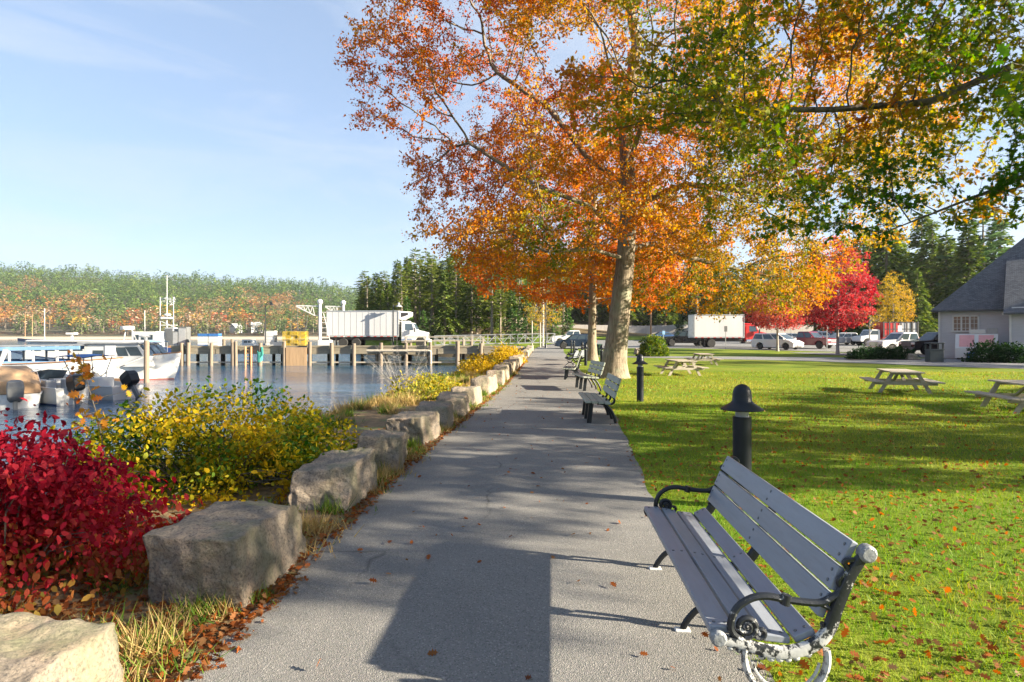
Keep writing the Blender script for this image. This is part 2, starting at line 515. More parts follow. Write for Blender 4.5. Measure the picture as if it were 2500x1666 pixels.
for i, y in enumerate(ys):
    j1 = (mnoise.noise(Vector((0.3, y * 1.3, 0))) + 0.5 * mnoise.noise(Vector((3.3, y * 4.1, 0)))) * 0.09
    j2 = (mnoise.noise(Vector((7.3, y * 1.1, 0))) + 0.5 * mnoise.noise(Vector((9.3, y * 4.1, 0)))) * 0.09
    a, c = pl(y) - 0.02 + j1, pr(y) + j2
    z0 = max(0, gzf(3, y))
    for k in range(5): V.append((a + (c - a) * k / 4, y, z0 + 0.012 + 0.012 * (1 - abs(k - 2) / 2)))
    if i:
        for k in range(4): F.append((5 * i - 5 + k, 5 * i - 4 + k, 5 * i + 1 + k, 5 * i + k))
o = link_mesh('path', np_mesh('path', V, np.array(F), smooth=True), MT['path'])
tag(o, 'grey asphalt path along the waterside granite blocks', 'path', kind='structure')
# soil and litter verge between path and water
def mat_verge():
    m, t, b = newmat('verge_soil')
    v = coords(t, 'Object')
    n = noise(t, v, 9, 7, 0.7)
    n2 = noise(t, v, 1.6, 4, 0.6)
    g = ramp(t, n, [(0.25, (0.05, 0.035, 0.018)), (0.5, (0.17, 0.11, 0.05)), (0.75, (0.30, 0.20, 0.10))])
    g = mix(t, ramp(t, n2, [(0.52, 0.0), (0.62, 0.8)]), g, (0.08, 0.12, 0.025))
    t.links.new(g, b.inputs['Base Color'])
    b.inputs['Roughness'].default_value = 0.95
    bump(t, b, n, 0.8, 0.03)
    return m
ys = np.arange(-6, 71, 0.5)
V = []; F = []
for i, y in enumerate(ys):
    a = pl(y) + 0.03
    for k in range(6):
        x = a - k * 0.55
        V.append((x, y, gzf(x, y) + 0.006 + (0.004 if k else -0.002)))
    if i:
        for k in range(5): F.append((6 * i - 6 + k, 6 * i + k, 6 * i + 1 + k, 6 * i - 5 + k))
o = link_mesh('verge', np_mesh('verge', V, np.array(F), smooth=True), mat_verge())
tag(o, 'strip of soil and dry grass under the granite blocks', 'verge', kind='structure')
# parking lot sheet follows the ground
def sheet(name, xs0, xs1, ys, dz, mat, label, kx=2):
    V = []; F = []
    for i, y in enumerate(ys):
        x0, x1 = xs0(y), xs1(y)
        for k in range(kx): V.append((x0 + (x1 - x0) * k / (kx - 1), y, float(np.interp(y, BY, BZ)) + dz))
        if i:
            for k in range(kx - 1): F.append((kx * (i - 1) + k, kx * (i - 1) + k + 1, kx * i + k + 1, kx * i + k))
    o = link_mesh(name, np_mesh(name, V, np.array(F)), mat)
    return tag(o, label, name.replace('_', ' '), kind='structure')
sheet('parking_lot', lambda y: 3.0 if y < 100 else 8.0, lambda y: 150.0, [71, 75, 100, 130], 0.03, MT['lot'], 'pale asphalt parking lot behind the lawn')
sheet('parking_apron', lambda y: 20 + (71 - y) * 1.2, lambda y: 150.0, [58, 60, 64, 68, 71], 0.02, MT['lot'], 'asphalt bays where cars face the lawn')
# walkway and forecourt in front of the grey building
MT['walk'] = mat_asphalt('walkway_asphalt', (0.15, 0.155, 0.16), (0.20, 0.20, 0.20), 0.25)
sheet('walkway', lambda y: np.interp(y, [29, 32, 40, 44, 47, 50], [27, 23.3, 18.6, 12.6, 7.3, 6.0]), lambda y: np.interp(y, [29, 33, 40, 44.5, 47, 50], [60, 60, 60, 26, 23, 6.6]), [29, 30, 32, 34, 37, 40, 42, 44, 44.5, 45.5, 47, 48.5, 50], 0.014, MT['walk'], 'grey walkway curving in front of the grey building')
V = [(x, y, 0.022) for x, y in [(32, 40.2), (60, 40.2), (60, 59), (26, 59), (26, 52), (30, 47)]]
o = link_mesh('forecourt', np_mesh('forecourt', V, np.array([[0, 1, 2, 3, 4, 5]])), MT['walk'])
tag(o, 'asphalt forecourt beside the grey building', 'forecourt', kind='structure')
# ---------------------------------------------------------------- far hill
def hillz(x, y):
    a = -x / np.maximum(y, 1) * FPX          # bearing, as a slope
    ridge = np.interp(a, [-100, 200, 380, 500, 650, 950, 1300, 2200], [18, 36, 52, 62, 72, 83, 92, 84])
    t = np.clip((y - 500) / 420, 0, 1)
    prof = t ** 1.15
    bump_ = (6 * np.sin(x * 0.011 + 1) * np.sin(y * 0.013) + 2.5 * np.sin(x * 0.037) + 1.5 * np.sin(x * 0.071 + 2)) * t
    back = np.clip((y - 930) / 500, 0, 1)
    return np.where(y < 500, -3 + 0, 0) + 0.6 + ridge * prof * (1 - back) + bump_ - np.clip((505 - y) / 12, 0, 1) * 4.5
hx = np.arange(-1300, 240, 20.0); hy = np.concatenate([[485, 492, 498, 502, 506, 512, 520], np.arange(535, 1440, 22)])
XX, YY = np.meshgrid(hx, hy)
ZZ = hillz(XX.ravel(), YY.ravel())
nx = len(hx)
ii = (np.arange(len(hy) - 1)[:, None] * nx + np.arange(nx - 1)[None]).ravel()
def mat_hill():
    m, t, b = newmat('hill_floor')
    v = coords(t, 'Object')
    n = noise(t, v, 0.03, 5)
    g = ramp(t, n, [(0.3, (0.035, 0.04, 0.018)), (0.6, (0.06, 0.055, 0.028)), (0.8, (0.09, 0.05, 0.028))])
    ge = t.nodes.new('ShaderNodeNewGeometry')
    sp = t.nodes.new('ShaderNodeSeparateXYZ')
    t.links.new(ge.outputs['Position'], sp.inputs[0])
    lo = ND(t, 'MapRange'); lo.inputs[1].default_value = 0.9; lo.inputs[2].default_value = 0.2
    t.links.new(sp.outputs['Z'], lo.inputs[0])
    g = mix(t, lo.outputs[0], g, (0.40, 0.33, 0.25))
    t.links.new(g, b.inputs['Base Color'])
    b.inputs['Roughness'].default_value = 0.95
    return m
o = link_mesh('hill', np_mesh('hill', np.stack([XX.ravel(), YY.ravel(), ZZ], 1), np.stack([ii, ii + 1, ii + nx + 1, ii + nx], 1), smooth=True), mat_hill())
tag(o, 'low wooded hill across the harbour', 'hill', kind='structure')
# ---------------------------------------------------------------- foliage
SHAPES = {
    'diamond': [(0, 0, 0), (.45, .30, .07), (1, 0, -.03), (.45, -.30, .07)],
    'oval': [(0, 0, 0), (.25, .24, .05), (.62, .27, .05), (1, 0, -.08), (.62, -.27, .05), (.25, -.24, .05)],
    'oak': [(0, .02, 0), (.16, .08, .01), (.24, .30, .05), (.36, .12, .02), (.50, .40, .06), (.60, .14, .02), (.76, .30, .03), (.84, .10, 0), (1, 0, -.06),
            (.84, -.10, 0), (.76, -.30, .03), (.60, -.14, .02), (.50, -.40, .06), (.36, -.12, .02), (.24, -.30, .05), (.16, -.08, .01)],
    'spray': [(0, 0, 0), (.30, .26, .04), (.42, .10, 0), (.70, .22, .02), (1, 0, -.10), (.70, -.22, .02), (.42, -.10, 0), (.30, -.26, .04)],
    'blade': [(0, .5, 0), (0, -.5, 0), (1, 0, 0)],
}
def unit(a): return a / np.maximum(np.linalg.norm(a, axis=1, keepdims=True), 1e-9)
def leaf_arrays(P, S, shape='diamond', A=None, up=0.4, droop=0.15):
    n = len(P)
    a = rng.normal(size=(n, 3)) if A is None else np.array(A, float)
    if A is None: a[:, 2] -= droop * 2
    a = unit(a)
    nr = rng.normal(size=(n, 3)); nr[:, 2] += up * 3
    b = unit(np.cross(nr, a)); nn = np.cross(a, b)
    sh = np.array(SHAPES[shape])
    S = np.asarray(S).reshape(n, 1, 1)
    V = P[:, None, :] + S * (sh[None, :, 0:1] * a[:, None] + sh[None, :, 1:2] * b[:, None] + sh[None, :, 2:3] * nn[:, None])
    k = len(sh)
    F = (np.arange(n)[:, None] * k + np.arange(k)[None])
    return V.reshape(-1, 3), F, k
def leaf_obj(name, P, S, C, mat, parent=None, shape='diamond', **kw):
    V, F, k = leaf_arrays(P, S, shape, **kw)
    return link_mesh(name, np_mesh(name, V, F, np.repeat(C, k, axis=0)), mat, parent)
def palette(t, stops):
    t = np.clip(t, 0, 1)
    x = np.linspace(0, 1, len(stops))
    s = np.array(stops)
    return np.stack([np.interp(t, x, s[:, i]) for i in range(3)], 1)
def vary(c, amt=0.25):
    return np.clip(c * rng.uniform(1 - amt, 1 + amt, size=(len(c), 1)), 0, 1)

def grow(att, nodes, par, step, infl, kill, iters=160, jit=0.18, grav=0.0):
    nodes = [np.array(n, float) for n in nodes]; par = list(par)
    att = np.array(att)
    N = np.array(nodes)
    d = np.full(len(att), 1e9); idx = np.zeros(len(att), int)
    for s in range(0, len(N), 64):
        dd = np.linalg.norm(att[:, None] - N[None, s:s + 64], axis=2)
        j = dd.argmin(1); m = dd[np.arange(len(att)), j]
        up = m < d; d[up] = m[up]; idx[up] = s + j[up]
    for it in range(iters):
        act = d < infl
        if not act.any(): break
        u, inv = np.unique(idx[act], return_inverse=True)
        D = unit(att[act] - N[idx[act]])
        sm = np.zeros((len(u), 3)); np.add.at(sm, inv, D)
        sm = unit(sm) + rng.normal(size=sm.shape) * jit
        sm[:, 2] -= grav
        newp = N[u] + unit(sm) * step
        keep = []
        for k in range(len(u)):
            if np.min(np.sum((N - newp[k]) ** 2, axis=1)) > (0.45 * step) ** 2: keep.append(k)
        if not keep:
            # nothing grew: drop the attractors that block
            dead = act
            d[dead] = 1e9; att = att[~dead]; d = d[~dead]; idx = idx[~dead]
            if len(att) == 0: break
            continue
        b = len(N)
        newp = newp[keep]; pu = u[keep]
        N = np.vstack([N, newp]); par += [int(x) for x in pu]
        dd = np.linalg.norm(att[:, None] - newp[None], axis=2)
        j = dd.argmin(1); m = dd[np.arange(len(att)), j]
        upd = m < d; d[upd] = m[upd]; idx[upd] = b + j[upd]
        live = d > kill
        att, d, idx = att[live], d[live], idx[live]
        if len(att) == 0: break
    return N, np.array(par)
def pipe_radii(par, tip, ex=2.3):
    n = len(par); r = np.zeros(n); r[:] = 0
    for i in range(n - 1, -1, -1):
        if r[i] == 0: r[i] = tip ** ex
        if par[i] >= 0: r[par[i]] += r[i]
    return r ** (1 / ex)
def limb_mesh(name, N, par, r, mat, parent=None, rmin=0.0):
    n = len(N)
    dirs = np.zeros((n, 3))
    has = par >= 0
    dirs[has] = unit(N[has] - N[par[has]])
    main = {}
    for i in np.where(has)[0]:
        p = par[i]
        if p not in main or r[i] > r[main[p]]: main[p] = i
    nd = dirs.copy()
    for p, i in main.items():
        nd[p] = dirs[p] + dirs[i] if par[p] >= 0 else dirs[i]
    nd = unit(nd)
    Vs = []; Fs = []; base = 0
    for sides, lo, hi in ((10, 0.06, 9), (5, 0.018, 0.06), (3, rmin, 0.018)):
        e = np.where(has & (r >= lo) & (r < hi))[0]
        if not len(e): continue
        p = par[e]
        ism = np.array([main[q] == i for q, i in zip(p, e)])
        r0 = np.where(ism, np.minimum(r[p], r[e] * 1.7), r[e] * 1.15)
        d0 = np.where(ism[:, None], nd[p], dirs[e]); d1 = nd[e]
        ang = 2 * np.pi * np.arange(sides) / sides
        def ring(c, d, rr):
            ref = np.tile([[0.31, 0.95, 0.05]], (len(c), 1))
            a = unit(np.cross(d, ref)); b = np.cross(d, a)
            return c[:, None] + rr[:, None, None] * (a[:, None] * np.cos(ang)[None, :, None] + b[:, None] * np.sin(ang)[None, :, None])
        V = np.concatenate([ring(N[p], d0, r0), ring(N[e], d1, r[e])], 1).reshape(-1, 3)
        k = np.arange(sides); q = (k + 1) % sides
        f = np.stack([k, q, sides + q, sides + k], 1)
        F = (np.arange(len(e))[:, None, None] * 2 * sides + f[None]).reshape(-1, 4) + base
        Vs.append(V); Fs.append(F); base += len(V)
    return link_mesh(name, np_mesh(name, np.vstack(Vs), np.vstack(Fs), smooth=True), mat, parent)
def mat_bark(name, lo, hi, patch, sc=1.0):
    m, t, b = newmat(name)
    v = coords(t, 'Object', (1, 1, 0.16))
    n = noise(t, v, 16 * sc, 7, 0.65, 0.5)
    n2 = noise(t, coords(t, 'Object'), 1.7 * sc, 6, 0.65)
    g = ramp(t, n, [(0.32, lo), (0.62, hi)])
    g = mix(t, ramp(t, n2, [(0.46, 0.0), (0.66, 0.75)]), g, patch)
    t.links.new(g, b.inputs['Base Color'])
    b.inputs['Roughness'].default_value = 0.95
    b.inputs['Specular IOR Level'].default_value = 0.15
    bump(t, b, n, 0.9, 0.035)
    return m
MT['oakbark'] = mat_bark('oak_bark', (0.085, 0.068, 0.05), (0.26, 0.21, 0.155), (0.21, 0.22, 0.155))
MT['darkbark'] = mat_bark('dark_bark', (0.05, 0.042, 0.035), (0.15, 0.125, 0.10), (0.16, 0.16, 0.13))
MT['greybark'] = mat_bark('grey_bark', (0.17, 0.16, 0.15), (0.36, 0.33, 0.30), (0.3, 0.3, 0.27))
MT['firbark'] = mat_bark('fir_bark', (0.10, 0.08, 0.06), (0.30, 0.25, 0.20), (0.22, 0.2, 0.17))
MT['leaf'] = leafmat('leaf', 0.48)
MT['needle'] = leafmat('needles', 0.30)

ORANGE = [(0.38, 0.075, 0.016), (0.50, 0.118, 0.014), (0.54, 0.165, 0.014), (0.52, 0.235, 0.016), (0.35, 0.24, 0.016), (0.11, 0.15, 0.014)]
GREENISH = [(0.04, 0.11, 0.010), (0.085, 0.165, 0.012), (0.20, 0.22, 0.014), (0.40, 0.26, 0.016), (0.46, 0.17, 0.014), (0.44, 0.10, 0.012)]
REDM = [(0.24, 0.020, 0.032), (0.38, 0.050, 0.062), (0.46, 0.115, 0.110), (0.46, 0.16, 0.09), (0.46, 0.22, 0.05)]
GOLD = [(0.24, 0.21, 0.02), (0.42, 0.29, 0.022), (0.46, 0.25, 0.02), (0.40, 0.15, 0.02)]
def flare(N, r, n_trunk, base_r, top_r):
    """trunk nodes: own taper with a root flare"""
    for i in range(n_trunk):
        t = i / max(1, n_trunk - 1)
        r[i] = max(r[i], base_r + (top_r - base_r) * t)
    z0 = N[0][2]
    for i in range(n_trunk):
        r[i] *= 1 + 0.60 * math.exp(-(N[i][2] - z0) / 0.55)
    return r
def polyline(pts, step):
    out = [np.array(pts[0], float)]
    for a, b in zip(pts[:-1], pts[1:]):
        a = np.array(a, float); b = np.array(b, float)
        k = max(1, int(round(np.linalg.norm(b - a) / step)))
        for j in range(1, k + 1): out.append(a + (b - a) * j / k)
    return out
def sample_blobs(blobs, n, hole_f=0.35, hole_t=0.42, seed=3, shell=0.55):
    """points in a union of ellipsoids (cx,cy,cz,rx,ry,rz,weight), denser near the outside, with noise gaps"""
    w = np.array([b[6] for b in blobs], float); w /= w.sum()
    out = []
    while sum(len(o) for o in out) < n:
        k = rng.choice(len(blobs), size=n, p=w)
        B = np.array([b[:6] for b in blobs])[k]
        u = unit(rng.normal(size=(n, 3))) * (rng.uniform(size=(n, 1)) ** (1 / 3 * shell + 0.02))
        p = B[:, :3] + u * B[:, 3:6]
        keep = vnoise(p, hole_f, seed) > hole_t
        out.append(p[keep])
    return np.vstack(out)[:n]
def tree(name, label, cat, trunk_pts, blobs, n_att, step, infl, kill, base_r, top_r, tip, leaf_n, leaf_size, leaf_spread, colfun, bark='oakbark', shape='diamond',
         hole=(0.35, 0.42), seed=3, tipmax=2.6, group=None, extra=None, grav=0.02, rmin=0.0, leafmask=None):
    root = thing(name, label, cat, trunk_pts[0], 0, group)
    tp = polyline(trunk_pts, step)
    nodes = list(tp); par = [-1] + list(range(len(tp) - 1))
    for ln in (extra or []):                      # main limbs given by hand: (index into trunk by height, points)
        z, pts = ln
        k = int(np.argmin([abs(q[2] - z) for q in tp]))
        prev = k
        for q in polyline([tp[k]] + pts, step)[1:]:
            nodes.append(q); par.append(prev); prev = len(nodes) - 1
    att = sample_blobs(blobs, n_att, hole[0], hole[1], seed)
    N, par = grow(att, nodes, par, step, infl, kill, grav=grav)
    r = pipe_radii(par, tip)
    sc = base_r / max(r[0], 1e-6)
    r = np.where(r > tip * 3, tip * 3 + (r - tip * 3) * sc, r) if sc < 1 else r
    r = flare(N, r, len(tp), base_r, top_r)
    tips = np.where((r < tip * tipmax) & (np.arange(len(N)) >= len(tp)))[0]
    # three twiglets from every tip, leaves set along them
    q = np.repeat(tips, 3)
    d = unit(unit(N[q] - N[par[q]]) * 0.9 + rng.normal(size=(len(q), 3)) * np.array([0.8, 0.8, 0.5]) - np.array([0, 0, 0.12]))
    tl = leaf_spread * rng.uniform(0.7, 1.4, size=(len(q), 1))
    E = N[q] + d * tl
    b = len(N)
    N = np.vstack([N, E]); par = np.concatenate([par, q]); r = np.concatenate([r, np.full(len(q), tip * 0.45)])
    limb_mesh('trunk', N - np.array(trunk_pts[0]), par, r, MT[bark], root, rmin)
    per = max(1, leaf_n // 3)
    u = rng.uniform(0.15, 1.12, size=(len(q) * per, 1))
    P = np.repeat(N[q], per, axis=0) + np.repeat(d * tl, per, axis=0) * u + rng.normal(size=(len(q) * per, 3)) * leaf_spread * np.array([0.24, 0.24, 0.16])
    if leafmask is not None: P = P[leafmask(P)]
    Cc = colfun(P)
    S = leaf_size * rng.uniform(0.65, 1.35, size=len(P))
    leaf_obj('crown', P - np.array(trunk_pts[0]), S, Cc, MT['leaf'], root, shape)
    return root, N, r
# ---- the big oak beside the path
def col_main(P):
    t = vnoise(P, 0.33, 5) * 0.75 + vnoise(P, 1.1, 8) * 0.35 + rng.normal(size=len(P)) * 0.10 - 0.14
    # the right and lower side of this tree has turned yellow and partly stayed green
    t += np.clip((P[:, 0] - 2.0) / 9.0, -0.35, 0.42) * 0.40 + np.clip((8 - P[:, 2]) / 7, 0, 1) * 0.12 + np.clip((6.6 - P[:, 2]) / 2, 0, 1) * np.clip((3 - P[:, 0]) / 2, 0, 1) * 0.14 + np.clip((22 - P[:, 1]) / 4, 0, 1) * 0.24 + np.clip((P[:, 0] - 6.5) / 3, 0, 1) * np.clip((7.5 - P[:, 2]) / 3, 0, 1) * 0.02
    return vary(palette(t, ORANGE), 0.22)
TX, TY = 3.94, 24.2
blobs = [(3.9, 24, 13.0, 9.0, 8.0, 5.6, 3.4), (-1.5, 24, 11.0, 5.0, 5.0, 4.2, 1.7), (-0.6, 24, 7.2, 3.8, 4.5, 2.4, 1.0), (0.4, 23.5, 5.0, 4.2, 4.5, 1.3, 1.0),
         (9.5, 24, 9.0, 6.2, 6.5, 6.2, 2.8), (13.0, 25.5, 11.0, 4.6, 5.0, 4.2, 1.7), (8.0, 27.4, 4.6, 3.8, 3.0, 2.0, 2.2), (10.6, 26.8, 4.2, 3.0, 2.7, 1.9, 2.6), (-1.4, 22.6, 5.0, 2.8, 3.0, 0.9, 0.6), (7.6, 20.6, 6.6, 3.4, 2.4, 1.5, 0.8), (4.6, 20.0, 7.6, 5.0, 2.8, 3.2, 3.0), (4.2, 19.6, 11.5, 4.6, 3.0, 3.2, 2.2), (4, 24, 18, 7, 7, 3, 0.8)]
tree('oak_tree', 'large oak with a thick pale trunk and orange crown beside the path', 'tree',
     [(TX, TY, -0.15), (TX + 0.02, TY, 0.6), (TX + 0.18, TY, 2.0), (TX + 0.42, TY, 4.2), (TX + 0.62, TY + 0.05, 7.0), (TX + 0.45, TY + 0.2, 10), (TX + 0.9, TY + 0.1, 13), (TX + 0.3, TY, 16)],
     blobs, 13800, 0.38, 3.0, 0.48, 0.45, 0.13, 0.010, 33, 0.112, 0.35, col_main, seed=3, hole=(0.60, 0.53),
     extra=[(5.6, [(2.9, 23.8, 6.6), (0.8, 23.4, 7.3), (-1.6, 23.2, 8.8)]), (7.4, [(2.9, 24.3, 8.6), (1.4, 24.5, 10.6), (-0.6, 24.6, 12.0)]), (6.6, [(6.6, 23.8, 7.4), (9.4, 23.5, 7.0)]),
            (5.0, [(5.8, 25.6, 5.4), (7.8, 26.6, 4.9), (9.6, 26.8, 4.5)]), (4.6, [(3.0, 22.9, 4.8), (1.2, 22.0, 4.6)]), (8.0, [(4.6, 22.4, 9.0), (4.2, 20.4, 9.2)])])
# ---- second oak farther along the path
def col_second(P):
    t = vnoise(P, 0.35, 15) * 0.7 + vnoise(P, 1.0, 18) * 0.3 + rng.normal(size=len(P)) * 0.10 - 0.10
    return vary(palette(t, ORANGE), 0.22)
blobs = [(5.4, 41, 9.5, 7.0, 6.0, 5.5, 3), (5.8, 41, 5.6, 7.2, 6.0, 2.2, 1.8), (0.5, 41, 6.0, 4.0, 4.0, 2.0, 0.8), (10.5, 41, 6.2, 4.0, 4.0, 3.0, 1)]
tree('oak_tree', 'oak with a straight grey trunk second along the path behind the large one', 'tree',
     [(5.2, 40.6, -0.1), (5.2, 40.6, 1.5), (5.25, 40.6, 5), (5.4, 40.7, 9), (5.4, 40.8, 13)],
     blobs, 3800, 0.48, 3.2, 0.68, 0.30, 0.10, 0.012, 24, 0.21, 0.50, col_second, seed=23)
# ---- oak standing outside the frame on the right whose limbs hang across the picture
def col_over(P):
    t = vnoise(P, 0.42, 31) * 0.95 + vnoise(P, 1.7, 33) * 0.30 + rng.normal(size=len(P)) * 0.10 - 0.37
    t += 0.10 + np.clip((5.5 - P[:, 0]) / 6, -0.1, 0.3) * 0.30 + np.clip((P[:, 1] - 9) / 6, 0, 0.3) * 0.3
    return vary(palette(t, GREENISH), 0.25)
blobs = [(3.2, 10.5, 6.0, 2.4, 2.0, 1.5, 1.6), (4.6, 10, 5.0, 2.6, 2.2, 1.9, 2.1), (5.6, 9.5, 7.0, 3.2, 2.6, 1.5, 2.0), (6.6, 9.2, 4.1, 1.7, 1.8, 0.75, 0.7), (8.2, 10.2, 4.6, 2.2, 1.8, 1.3, 0.8), (9.4, 9.5, 8.4, 3.4, 3.4, 2.0, 0.7),
         (10.6, 9.6, 4.0, 1.6, 1.6, 0.9, 0.45), (3.4, 3.4, 3.25, 0.7, 0.6, 0.28, 0.16), (13.8, 6.6, 5.4, 5.2, 3.4, 2.8, 2.2), (11.8, 2.8, 6.3, 4.2, 3.6, 1.5, 1.8), (17.5, 2.6, 7.6, 3.8, 3.0, 1.5, 1.3), (15.0, 0.2, 7.2, 3.6, 2.4, 1.5, 0.8), (12, 8, 10, 5, 4.5, 2.5, 0.9)]
tree('oak_tree', 'oak at the frame edge whose green and yellow limbs hang over the lawn', 'tree',
     [(11.6, 7.2, -0.1), (11.6, 7.2, 1.5), (11.4, 7.4, 3.2), (11.1, 7.8, 5), (10.9, 7.9, 7), (11, 7.6, 9.5)],
     blobs, 9600, 0.22, 2.4, 0.30, 0.42, 0.18, 0.0055, 18, 0.092, 0.19, col_over, bark='darkbark', shape='oak', hole=(0.75, 0.555), seed=41,
     extra=[(4.2, [(10.3, 8.6, 5.5), (8.2, 9.6, 6.0), (6.6, 9.9, 5.35), (5.2, 10.1, 5.3), (3.6, 10.4, 5.4)]), (3.0, [(13.5, 5.0, 4.6), (15.5, 4.0, 5.5)]), (3.0, [(10.2, 8.4, 4.05), (8.4, 9.3, 4.3), (7.0, 9.4, 3.75), (5.6, 9.4, 3.2)]),
            (5.2, [(9.5, 8.8, 7.4), (7.4, 9.4, 7.3)]), (3.4, [(8.5, 5.2, 3.7), (5.4, 4.0, 3.55), (3.6, 3.5, 3.3)])])
# ---- young maples by the parking lot
def col_red(P):
    t = vnoise(P, 0.6, 51) * 0.5 + rng.normal(size=len(P)) * 0.13 + 0.1
    return vary(palette(t, REDM), 0.2)
def maple(label, x, y, h, r, z0, seed, col=col_red, name='red_maple', trunk_r=0.12, leaves=24, att=1700, bark='greybark'):
    zg = gzf(x, y)
    b = [(x, y, zg + z0 + (h - z0) * 0.45, r, r, (h - z0) * 0.47, 3), (x, y, zg + z0 + (h - z0) * 0.72, r * 0.6, r * 0.6, (h - z0) * 0.30, 1.1), (x, y, zg + z0 + (h - z0) * 0.24, r * 0.92, r * 0.92, (h - z0) * 0.22, 1.0)]
    return tree(name, label, 'tree', [(x, y, zg - 0.1), (x, y, zg + z0 * 0.9), (x + 0.05, y, zg + h * 0.75)], b, att, 0.36, 2.4, 0.5, trunk_r, 0.04, 0.008, leaves, 0.17, 0.36, col, bark=bark, hole=(0.7, 0.36), seed=seed)
maple('bright red maple in a round crown on a thin grey trunk before the silver car', WX(2045, 54), 54, 10.2, 3.2, 2.0, 61)
def col_red2(P):
    t = vnoise(P, 0.6, 54) * 0.45 + rng.normal(size=len(P)) * 0.13 + np.clip((P[:, 2] - 3) / 5, 0, 0.5) + 0.15
    return vary(palette(t, REDM), 0.2)
maple('low red and orange maple on a thin trunk before the white minivan', WX(1898, 63), 63, 7.2, 3.4, 2.2, 67, col=col_red2)
def col_gold(P):
    t = vnoise(P, 0.5, 57) * 0.6 + rng.normal(size=len(P)) * 0.13 + 0.1
    return vary(palette(t, GOLD), 0.2)
maple('golden tree between the red maple and the dark conifers', WX(2180, 84), 84, 9.8, 2.6, 2.0, 71, col=col_gold, name='golden_tree', leaves=15, att=900)
maple('thin sparse sapling with few yellow leaves before the red truck bed', WX(2123, 70), 70, 5.0, 1.5, 2.3, 73, col=col_gold, name='sapling_tree', trunk_r=0.07, leaves=3, att=220)
maple('pale yellow thin tree beside the lamp post at the path end', WX(1325, 80), 80, 8.5, 2.6, 2.2, 77, col=col_gold, name='golden_tree', leaves=9, att=500)
# ---- trees off to the right that shade the lawn and the building
def col_shade(P):
    t = vnoise(P, 0.35, 85) * 0.7 + rng.normal(size=len(P)) * 0.10
    return vary(palette(t, GREENISH), 0.22)
def shade_oak(x, y, h, r, z0, seed, lab, n=900):
    b = [(x, y, (h + z0) / 2, r, r, (h - z0) / 2, 3)]
    return tree('oak_tree', lab, 'tree', [(x, y, -0.1), (x, y, z0), (x, y, h * 0.8)], b, n, 0.6, 4, 0.9, 0.32, 0.12, 0.014, 24, 0.26, 0.55, col_shade, seed=seed, hole=(0.45, 0.57))
SHADE = [(25, 7.6, 10, 4.6, 1.8, 91, 'spreading oak on the lawn past the frame edge nearest the camera'), (33, 10.5, 10, 4.4, 2.2, 93, 'spreading oak on the lawn past the frame edge beside the picnic tables'),
         (50, 27, 15, 6.0, 2.5, 95, 'spreading oak past the frame edge in front of the grey building'), (60, 34, 15, 6.5, 2.0, 97, 'spreading oak past the frame edge beside the grey building')]
for s in SHADE: shade_oak(*s)

# ---------------------------------------------------------------- conifers
GREENC = [(0.03, 0.062, 0.016), (0.07, 0.115, 0.025), (0.125, 0.17, 0.034), (0.21, 0.23, 0.045)]
PINEC = [(0.06, 0.105, 0.024), (0.11, 0.155, 0.034), (0.18, 0.21, 0.048), (0.26, 0.265, 0.065)]
def conifer(name, h, r, z0, seed, pal, droop=0.35, whorl=0.5, nbr=6, card=0.75, gap=0.12, pw=0.9):
    """returns (trunk mesh, crown mesh) of one conifer of height h"""
    g = np.random.default_rng(seed)
    P = []; A = []; S = []; T = []
    z = z0
    tr = MB(); tr.tube([(0, 0, -0.3), (0, 0, h * 0.5), (0.05, 0.02, h * 0.97)], [h * 0.013 + 0.05, h * 0.009 + 0.03, 0.02], 7)
    while z < h - 0.15:
        f = (z - z0) / (h - z0)
        R_ = r * ((1 - f) ** pw) * (0.55 + 0.45 * min(1, f * 6 + 0.3)) * g.uniform(0.8, 1.12) + 0.12
        k = max(3, int(nbr * (0.6 + 0.6 * (1 - f))))
        a0 = g.uniform(0, 6.28)
        for j in range(k):
            if g.uniform() < gap: continue
            a = a0 + 6.283 * j / k + g.normal() * 0.25
            L = R_ * g.uniform(0.65, 1.12)
            d = np.array([math.cos(a), math.sin(a), 0])
            if L > 0.9: tr.tube([(0, 0, z), tuple(d * L * 0.9 + np.array([0, 0, z - droop * L * 0.5]))], [0.03, 0.008], 3, False)
            m = max(2, int(L / (card * 0.30)))
            for q in range(m):
                s = (q + 0.6) / m
                if s < 0.22 and L > 1.2: continue
                p = d * L * s + np.array([0, 0, z - droop * L * s * s + 0.25 * L * s * (1 - s)])
                for side in (-1, 1, 0):
                    aa = a + side * g.uniform(0.5, 1.1)
                    P.append(p + g.normal(size=3) * 0.06); A.append([math.cos(aa), math.sin(aa), -droop * (0.5 + s) + 0.25 + g.normal() * 0.2])
                    S.append(card * g.uniform(0.6, 1.15) * (1 - 0.35 * s)); T.append(g.uniform(0, 0.6) + 0.4 * s)
        z += whorl * g.uniform(0.75, 1.25) * (0.6 + 0.5 * (1 - f))
    for q in range(4):
        P.append([0, 0, h - 0.45 + q * 0.1]); A.append([g.normal() * 0.25, g.normal() * 0.25, 1]); S.append(0.5); T.append(0.6)
    P = np.array(P); A = np.array(A)
    Cc = vary(palette(np.array(T), pal), 0.25)
    V, F, k = leaf_arrays(P, np.array(S), 'spray', A=A, up=0.9)
    crown = np_mesh('crown', V, F, np.repeat(Cc, k, axis=0))
    me = bpy.data.meshes.new('trunk')
    me.from_pydata(tr.v, [], tr.f)
    me.materials.append(MT['firbark']); crown.materials.append(MT['needle'])
    return me, crown
